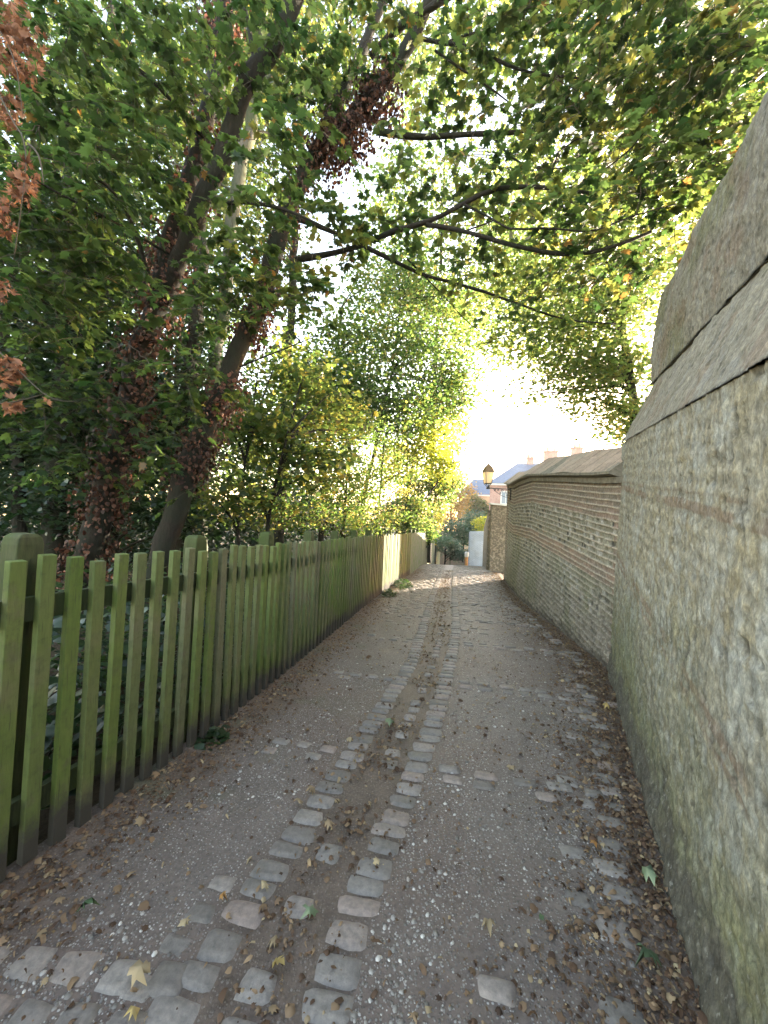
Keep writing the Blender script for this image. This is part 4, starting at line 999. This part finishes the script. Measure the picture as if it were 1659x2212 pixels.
    # corbel strip under the coping
    strip([(-.04, -.035, 't'), (-.05, .035, 't'), (.06, .035, 't'), (.06, -.035, 't')], 'corbel', M_WALLCORE)
    # coping: sloped tiles, overhanging
    def cop(s, t):
        p = w2(s); N = nrm(np.clip(s, .02, W2L-.02)); wv = .018*(fbm(np.column_stack([s, 0*s]), 1.2, 4)-.5)*2
        row = np.clip(t, 0, 1); w = -.13+.42*row; z = w2top(s)+.10+.34*row+wv
        tx = s/.17; tf = tx-np.floor(tx); joint = smooth(.06, .02, np.minimum(tf, 1-tf)); tid = hash3(np.floor(tx).astype(np.int64), (row*3).astype(np.int64), 0*np.floor(tx).astype(np.int64), 8)
        q = np.column_stack([s, row]); fine = fbm(q*[1, .4], 28, 6, 3)
        z = z-.006*joint+.006*(tid-.5)+.006*(fine-.5)
        c = np.array([.32, .245, .195])[None]*(.7+.35*tid+.3*fine)[:, None]
        li = smooth(.5, .68, fbm(q*[1, .5], 2.5, 16))[:, None]*.6; c = c*(1-li)+np.array([.29, .25, .2])*li
        c = c*(1-.5*joint[:, None])
        return np.column_stack([p-N*w[:, None], z]), c
    par(wall_grid('coping', np.append(np.arange(.14, W2L+.02, .02), W2L+.05), np.linspace(0, 1, 24), cop, M_COPING, root))
    strip([(.0, .03, 't'), (-.13, .066, 't'), (-.13, .097, 't'), (.29, .43, 't'), (.42, .33, 't'), (.42, .03, 't')], 'coping_body', M_WALLCORE, .14, W2L+.03)
striped_wall()

# ------------------------------------------------------------------ far walls
def quadwall(mb, p0, p1, z0a, z0b, z1a, z1b, th):
    p0 = np.array(p0, float); p1 = np.array(p1, float); d = (p1-p0)/np.linalg.norm(p1-p0); n = np.array([d[1], -d[0]])*th
    V = [(*p0, z0a), (*p1, z0b), (*p1, z1b), (*p0, z1a), (*(p0+n), z0a), (*(p1+n), z0b), (*(p1+n), z1b), (*(p0+n), z1a)]
    mb.add(V, [[0, 3, 2, 1], [4, 5, 6, 7], [0, 1, 5, 4], [1, 2, 6, 5], [2, 3, 7, 6], [3, 0, 4, 7]])
def flint_mat():
    t = NT('flint_masonry'); p = t.pos(); v = t.n('TexVoronoi'); v.inputs['Scale'].default_value = 14; t.l(p, v.inputs[0])
    c = t.ramp(t.n('SeparateColor').outputs[0] if False else v.outputs['Distance'], [(.1, (.17, .15, .12)), (.45, (.13, .115, .09)), (.7, (.26, .23, .185))])
    n = t.noise(p, 3, 5); c = t.mix(.6, c, t.ramp(n, [(.3, (.6, .55, .5)), (.7, (1.25, 1.2, 1.1))]), 'MULTIPLY')
    return t.fin(c, .9, t.bump(v.outputs['Distance'], .8, .03), .2)
M_FLINT = flint_mat()
r = empty('flint_wall', (4.2, 14.2, float(gz(14.2))), 'flint wall with a thin white slab on top just beyond the lantern', 'wall')
iv = Matrix.Translation(-Vector(r.location))
mb = MB(); quadwall(mb, (3.93, 14.05), (4.75, 14.0), -.6, -.6, 2.15, 2.10, -.3); o = mb.build('pier', M_FLINT, r); o.matrix_parent_inverse = iv
mb = MB(); quadwall(mb, (3.9, 14.36), (5.35, 20.5), -.6, -1.4, 1.95, 1.2, .3); o = mb.build('side_wall', M_FLINT, r); o.matrix_parent_inverse = iv
mb = MB(); quadwall(mb, (3.88, 14.0), (4.8, 13.95), 2.153, 2.103, 2.21, 2.16, -.4); o = mb.build('top_slab', M_WHITE, r); o.matrix_parent_inverse = iv
r = empty('painted_brick_wall', (5.2, 22, float(gz(22))), 'pale blue white painted brick wall end at the bottom of the lane', 'wall'); iv = Matrix.Translation(-Vector(r.location))
mb = MB(); quadwall(mb, (4.98, 22), (5.9, 21.8), -1.6, -1.6, .93, .98, -.3); o = mb.build('wall_end', M_PBRICK, r); o.matrix_parent_inverse = iv
mb = MB(); quadwall(mb, (4.99, 22.35), (6.5, 28), -1.6, -2.5, .9, .4, .3); o = mb.build('side_wall', M_PBRICK, r); o.matrix_parent_inverse = iv
r = empty('bollard', (4.72, 21.5, float(gz(21.5))), 'small pale bollard with an orange foot beside the painted wall end', 'bollard'); iv = Matrix.Identity(4)
mb = MB(); mb.lathe((0, 0, 0), [(.09, -.2), (.09, .45), (.075, .5)], 12); mb.build('foot', flat('orange_plastic', (.45, .22, .08), .6), r, sm=True)
mb = MB(); mb.lathe((0, 0, 0), [(.11, .5), (.12, .54), (.12, .72), (.08, .78), (.0, .79)], 12); mb.build('head', M_WHITE, r, sm=True)
r = empty('board_fence', (5.9, 36.5, float(gz(36.5))), 'low dark board fence closing the bottom of the lane', 'fence'); iv = Matrix.Translation(-Vector(r.location))
mb = MB()
for q in range(34):
    x = 4.9+q*.15; mb.box((x, 36.6+q*.01, float(gz(36.6))+.65+random.uniform(-.02, .02)), (.07, .012, .75))
o = mb.build('boards', m_vwood('brown_board', (.08, .06, .05), (.16, .12, .10), (.1, .1, .07)), r); o.matrix_parent_inverse = iv
mb = MB()
for q in range(4):
    mb = MB(); mb.box((4.9+q*1.6, 36.72, float(gz(36.6))+.7), (.05, .05, .85)); o = mb.build('post', M_POST, r); o.matrix_parent_inverse = iv
pass

# ------------------------------------------------------------------ lantern
def lantern():
    c = at(1053, 1058, 10.8); w = at(1103, 1057, 10.9)
    L = float(np.linalg.norm((w-c)[:2])); ang = math.atan2(w[1]-c[1], w[0]-c[0])
    root = empty('wall_lantern', w, 'old street lantern on a scrolled iron bracket at the far end of the striped wall', 'lantern'); root.rotation_euler = (0, 0, ang)
    x0 = -L
    mb = MB(); mb.tube([(0, 0, 0), (x0-.01, 0, 0)], .014, 8); mb.tube([(0, 0, -.28), (0, 0, .14)], .016, 8); mb.box((.01, 0, -.08), (.012, .03, .24))
    mb.box((x0, 0, 0), (.026, .026, .03)); mb.tube([(0, 0, .13), (-.05, 0, .10), (-.1, 0, .02)], .008, 6)
    mb.build('bracket', M_IRON, root, sm=True)
    mb = MB()
    a = np.linspace(0, np.pi/2, 20); mb.tube(np.column_stack([-.04-(L*.72)*(1-np.sin(a))*1.0, 0*a, -.25*np.cos(a)*0-.24*(1-(1-np.sin(a))**2)]), .007, 6)
    for cx, cz, rr in ((-.12, -.08, .055), (-.25, -.06, .045), (-.37, -.045, .03), (-.30, -.13, .03), (-.47, -.05, .035), (-.1, -.18, .03)):
        q = np.linspace(0, 3.4*np.pi, 34); rad = rr*(1-q/(3.4*np.pi)*.75); mb.tube(np.column_stack([cx+rad*np.cos(q), 0*q, cz+rad*np.sin(q)]), .006, 5)
    mb.build('scroll', M_IRON, root, sm=True)
    # lantern body, four sided, standing on the bar
    hb = .13; ht = .155; zb, zt = .12, .45
    def ring(r, z): return [(x0+sx*r*.78, sy*r*.78, z) for sx, sy in ((-1, -1), (1, -1), (1, 1), (-1, 1))]
    mb = MB()
    rb, rt = ring(.10, zb), ring(.155, zt)
    for q in range(4):
        mb.tube([rb[q], rt[q]], .008, 5); mb.tube([rb[q], rb[(q+1) % 4]], .010, 5); mb.tube([rt[q], rt[(q+1) % 4]], .011, 5); mb.tube([(x0, 0, 0.01), np.array(rb[q])*[1, 1, 1]], .007, 5)
    mb.build('frame', M_IRON, root, sm=True)
    mb = MB(); V = ring(.098, zb+.005)+ring(.151, zt-.005); mb.add(V, [[0, 1, 5, 4], [1, 2, 6, 5], [2, 3, 7, 6], [3, 0, 4, 7]]); mb.build('glass', M_LGLASS, root)
    mb = MB(); rings = [(.175, zt), (.165, zt+.02), (.135, zt+.09), (.095, zt+.16), (.055, zt+.19), (.05, zt+.21)]
    V = sum([ring(a_, b_) for a_, b_ in rings], []); F = [[k*4+j, k*4+(j+1) % 4, k*4+4+(j+1) % 4, k*4+4+j] for k in range(5) for j in range(4)]+[[20, 21, 22, 23]]
    mb.add(V, F); mb.build('lantern_roof', M_COPPER, root)
    mb = MB(); mb.lathe((x0, 0, zt+.2), [(.03, 0), (.036, .02), (.012, .035), (.024, .055), (.02, .075), (0, .085)], 10); mb.build('finial', M_COPPER, root, sm=True)
lantern()

# ------------------------------------------------------------------ houses at the bottom of the lane
def hip_house(name, label, c, ang, Lx, Ly, zbase, ze, zr, hipL, hipR, wallm, wins=(), chims=()):
    root = empty(name, (c[0], c[1], zbase), label, 'house'); root.rotation_euler = (0, 0, ang)
    E = ze-zbase; Rr = zr-zbase
    mb = MB(); mb.box((Lx/2, Ly/2, E/2), (Lx/2, Ly/2, E/2)); mb.build('wall', wallm, root)
    mb = MB(); mb.box((Lx/2, -.12, E-.12), (Lx/2+.3, .16, .09)); mb.build('cornice', M_WHITE, root)
    o = .35; V = [(-o, -o, E), (Lx+o, -o, E), (Lx+o, Ly+o, E), (-o, Ly+o, E), (hipL, Ly/2, Rr), (Lx-hipR, Ly/2, Rr)]
    me = bpy.data.meshes.new('roof'); me.from_pydata(V, [], [(0, 1, 5, 4), (1, 2, 5), (2, 3, 4, 5), (3, 0, 4), (3, 2, 1, 0)]); me.materials.append(M_SLATE)
    ro = bpy.data.objects.new('roof', me); COL.objects.link(ro); ro.parent = root
    for x, z, w, h in wins:
        mb = MB(); fw = .07; mb.box((x, -.02, z-h/2-fw), (w/2+fw*2, .05, fw)); mb.box((x, -.02, z+h/2+fw), (w/2+fw*2, .05, fw)); mb.box((x-w/2-fw, -.02, z), (fw, .05, h/2)); mb.box((x+w/2+fw, -.02, z), (fw, .05, h/2)); mb.box((x, -.015, z), (.03, .03, h/2))
        f = mb.build('window', M_WHITE, root); mb = MB(); mb.box((x, -.004, z), (w/2, .012, h/2)); mb.build('pane', M_GLASSW, f)
    for x, y, z0, z1, wx, wy in chims:
        mb = MB(); mb.box((x, y, (z0+z1)/2), (wx, wy, (z1-z0)/2)); mb.box((x, y, z1+.06), (wx+.08, wy+.08, .08)); ch = mb.build('chimney', M_HBRICK, ro)
        mb = MB()
        for q in (-.5, .5): mb.lathe((x+q*wx, y, z1+.1), [(.14, 0), (.12, .5), (.15, .55), (.0, .56)], 10)
        mb.build('chimney_pot', flat('clay_pot', (.4, .25, .16), .8), ch, sm=True)
    return root
a = at(1059, 1044, 45); zb = float(gz(45))-.5
hip_house('hipped_house', 'pink brick house with a blue slate hipped roof behind the lantern', a[:2], -.29, 13, 9, zb, float(a[2]), float(at(1109, 1003, 49.5)[2]), 3.1, 3.1, M_HBRICK,
          wins=[(1.8, 8.6, .9, 1.3), (4.6, 8.6, .9, 1.3), (7.4, 8.6, .9, 1.3), (1.8, 5.2, .9, 1.8), (4.6, 5.2, .9, 1.8)], chims=[(4.6, 4.6, 12.6, 13.9, .4, .4), (6.9, 4.2, 11.5, 14.6, .75, .5)])
a = at(1003, 1067, 57); zb2 = float(gz(40))-.5
hip_house('slate_roofed_house', 'lower house with a blue slate roof and creeper clad wall left of the lantern', a[:2], -.05, 9, 6, zb2, float(a[2]), float(at(1030, 1035, 60)[2]), 1.8, 0.2, flat('ochre_render', (.38, .32, .22), .85, .2, 2, .2), wins=[(2.2, 2.8, .9, 1.3), (5.5, 2.8, .9, 1.3)])
a = at(1290, 980, 40)
hip_house('roof_peak_house', 'house whose roof and chimney just peep above the coping of the striped wall', (a[0]-4.5, 40), .1, 9, 7, zb2, 6.4, float(a[2])-.5, 3, 3, M_HBRICK, chims=[(4.7, 3.5, 12.0, 14.0, .5, .4)])

# greenery at the bottom of the lane
wood_tree('wall_creeper', 'light green creeper covering the wall of the slate roofed house', 'climbing plant', G(1010, 55.8), None, [(at(1022, 1100, 55.8), (1.5, .3, 2.2), 4500), (at(1045, 1112, 55.8), (1.0, .3, 2.0), 2500)], M_FARLEAF, .22, HEX, .25, tint=(.5, .9), cname='foliage')
wood_tree('dark_shrub', 'dark blue green shrub at the bottom of the lane before the houses', 'bush', G(1000, 30), [([(1000, 1215, 30), (1003, 1150, 30)], .08, .05)], [B(990, 1150, 30, 1.5, 1.1, 5000), B(1030, 1130, 30, .8, 1.1, 2500), B(960, 1160, 30, .9, .9, 2000)], M_BLUELEAF, .12, HEX, .25)
wood_tree('conifer_shrub', 'grey green feathery shrub spreading low beside the end of the fence', 'bush', G(965, 25), [([(960, 1230, 25), (963, 1180, 25)], .06, .03)], [B(960, 1175, 25, 1.0, .55, 3500), B(985, 1195, 25.5, .8, .45, 2200)], M_BLUELEAF, .10, DIA, .15, tint=(.5, 1))
wood_tree('autumn_tree', 'distant tree with pale autumn brown leaves between the far fence and the slate roof', 'tree', G(960, 36), [([(975, 1210, 36), (975, 1120, 36), (975, 1060, 36)], .15, .06)], [B(985, 1060, 36, 1.6, 2.0, 3500), B(965, 1110, 35, 1.6, 1.4, 2500)], M_AUTUMN, .16, HEX, .3)
wood_tree('golden_bush', 'small golden yellow bush at the end of the fence', 'bush', G(945, 24), [([(940, 1230, 24), (942, 1150, 24)], .05, .03)], [B(938, 1125, 24, .5, .7, 1300)], M_YELLOW, .11, HEX, .18, tint=(.7, 1))
wood_tree('wall_top_bush', 'little yellow green bush growing over the top of the painted wall end', 'bush', G(1040, 23), [([(1042, 1225, 23), (1041, 1160, 23)], .03, .02)], [B(1040, 1132, 23, .4, .42, 900)], M_YELLOW, .09, HEX, .14, tint=(.2, .8))

# ivy spilling from the fence foot on to the lane
for q, (yy, dx, sc, lab) in enumerate([(9.6, .22, 1.0, 'glossy ivy clump at the fence foot near the far end of the lane'), (8.3, .15, .6, 'small ivy clump at the fence foot in the middle distance'), (2.62, .06, .25, 'low ivy seedling at the fence foot nearest the camera')]):
    x = float(xf(yy))+dx; n = int(330*sc); P = in_blob((x, yy, float(gz(yy))+.05*sc), (.22*sc+.05, .6*sc, .13*sc), n); P[:, 2] = np.maximum(P[:, 2], gz(P[:, 1])+.012)
    r = empty('ivy_plant', (x, yy, float(gz(yy))), lab, 'plant')
    o = leaf_obj('foliage', [leaves(P, rdir(n, -.1, .3), np.column_stack([RNG.normal(0, .4, n), RNG.normal(0, .4, n), np.ones(n)]), .07*RNG.uniform(.5, 1.2, n), RNG.uniform(.3, 1, n), HEX)], M_IVYG if 'M_IVYG' in globals() else M_DARKLEAF, r); o.matrix_parent_inverse = Matrix.Translation(-Vector(r.location))

# ------------------------------------------------------------------ fallen leaves
def litter():
    n = 46000; y = .6+RNG.random(n)**1.5*13; k = RNG.random(n)
    a = xf(y); b = xw(y); g = (xgl(y)+xgr(y))/2
    x = np.where(k < .36, a+.02+np.abs(RNG.normal(0, .17, n)), np.where(k < .72, b-.05-np.abs(RNG.normal(0, .3, n)), np.where(k < .82, g+RNG.normal(0, .10, n), a+RNG.random(n)*(b-a))))
    P2 = np.column_stack([x, y]); ok = (x > a-.05) & (x < b-.01) & (fbm(P2, 3.2, 61) > .25+.3*RNG.random(n)*(k > .72)); x, y = x[ok], y[ok]; n = len(x)
    P = np.column_stack([x, y, gz(y)+.006+.018*RNG.random(n)**2])
    N = np.column_stack([RNG.normal(0, .4, n), RNG.normal(0, .4, n), np.ones(n)])
    S = np.clip(RNG.lognormal(math.log(.0155), .5, n), .006, .045); T = np.clip(RNG.beta(1.7, 1.9, n)*.93, 0, .93)
    i1, i2 = int(n*.55), int(n*.85); L = []
    V, F, T1 = leaves(P[:i1], rdir(i1, 0, .25), N[:i1], S[:i1]*1.2, T[:i1], HEX*np.array([.42, 1]), 1.2); L.append((V, F, T1))
    L.append(leaves(P[i1:i2], rdir(i2-i1, 0, .15), N[i1:i2], S[i1:i2], T[i1:i2], HEX, .9)); L.append(leaves(P[i2:], rdir(n-i2, 0, .15), N[i2:], S[i2:]*1.35, T[i2:], MAPLE, 1.1))
    tag(leaf_obj('leaf_litter', L, M_LITTER), 'brown crumbled leaf litter gathered along the fence foot, gutter and wall foot', 'leaf litter', kind='stuff')
litter()
def one_leaf(name, x, y, size, t, label, group=None, yaw=None, curl=.75, mat=None):
    V, F, T = leaves(np.zeros((1, 3)), np.array([[1., 0, .05]]), np.array([[RNG.normal(0, .15), RNG.normal(0, .15), 1]]), np.array([size]), np.array([t]), MAPLE, curl)
    V[:, 0] *= random.uniform(.75, 1.05); V[:, 1] *= random.uniform(.6, 1.1); V = V+RNG.normal(0, size*.06, V.shape); V[:, 2] += size*.25*np.sin(V[:, 0]/size*4+random.random()*6)*.5; V[:, 2] -= V[:, 2].min()
    V = V*.85; o = mesh_np(name, V, F, mat or M_LITTER, tint=T); o.location = (x, y, float(gz(y))+.013); o.rotation_euler = (0, 0, yaw if yaw is not None else random.uniform(0, 6.28))
    return tag(o, label, 'leaf', group)
def gp(u, v):
    d = CF + CR*(u-CX)/F_ - CU*(v-CY)/F_; t = 1.5/(-.019*d[1]-d[2]); q = CC+d*t; return float(q[0]), float(q[1])
M_GREENF = leaf_mat('fallen_green_leaf', [(0, (.05, .09, .04)), (1, (.17, .22, .13))], [(0, (.05, .1, .03)), (1, (.1, .2, .05))], .1)
M_ORANGEF = leaf_mat('fallen_orange_leaf', [(0, (.36, .17, .05)), (1, (.4, .31, .12))], [(0, (.3, .12, .03)), (1, (.4, .3, .05))], .15)
for u, v, s, t, lab, mt in [(1415, 2085, .11, .35, 'large dark green fallen leaf near the wall foot at the lower right', M_GREENF), (680, 1975, .085, .75, 'pale green fallen leaf on the gutter between the sett rows', M_GREENF),
                            (165, 1985, .09, .1, 'dark green fallen leaf on the concrete near the fence', M_GREENF), (1050, 2000, .085, .85, 'pale tan maple leaf lying on the pebbly right side of the lane', None),
                            (475, 1945, .05, .2, 'bright orange fallen leaf near the left edge of the gutter', M_ORANGEF), (390, 2020, .055, .9, 'small cream coloured leaf left of the nearest gutter stones', None),
                            (595, 2085, .065, .9, 'yellow spidery fallen leaf on the middle gutter stones', M_ORANGEF), (1280, 1825, .05, .05, 'rusty orange fallen leaf beside the stone strip along the wall', M_ORANGEF),
                            (1305, 1540, .09, .85, 'ragged yellow fallen leaf by the wall foot in the middle distance', M_ORANGEF), (1390, 1910, .09, .95, 'twisted greenish leaf lying against the stone strip at the right', M_GREENF),
                            (295, 2160, .09, .85, 'tan lobed leaf on the nearest band of paving stones', None), (300, 2200, .06, .9, 'golden yellow leaf at the bottom edge of the photo', M_ORANGEF), (565, 1930, .055, .88, 'curled buff leaf beside the pale kerb stones of the gutter', None),
                            (840, 1565, .08, .9, 'grey green leaf resting on the left gutter row in the middle distance', M_GREENF), (1165, 1990, .035, .0, 'small dark green leaf scrap on the right half of the lane', M_GREENF)]:
    x, y = gp(u, v); one_leaf('fallen_leaf', x, y, s, t, lab, mat=mt)
k = 0
while k < 42:
    y = .9+random.random()**1.3*5; a, b = float(xf(y)), float(xw(y)); x = a+.1+random.random()*(b-a-.2)
    if random.random() > .45 and abs(x-float(xgl(y)+xgr(y))/2) > .3 and b-x > .6: continue
    one_leaf('fallen_leaf', x, y, random.uniform(.04, .075), random.uniform(.45, .93), 'withered tan or brown fallen leaf among many scattered over the lane', 'withered leaves scattered over the lane', curl=.6); k += 1

# ------------------------------------------------------------------ haze
def haze():
    mb = MB(); mb.box((10, 120, 2), (230, 190, 16)); m = bpy.data.materials.new('haze'); m.use_nodes = True; t = m.node_tree
    for n_ in list(t.nodes):
        if n_.type == 'BSDF_PRINCIPLED': t.nodes.remove(n_)
    v = t.nodes.new('ShaderNodeVolumePrincipled'); v.inputs['Color'].default_value = (.95, .95, .95, 1); v.inputs['Density'].default_value = .0006; v.inputs['Anisotropy'].default_value = .35
    t.links.new(v.outputs[0], t.nodes['Material Output'].inputs['Volume'])
    tag(mb.build('haze', m), kind='stuff')
haze()
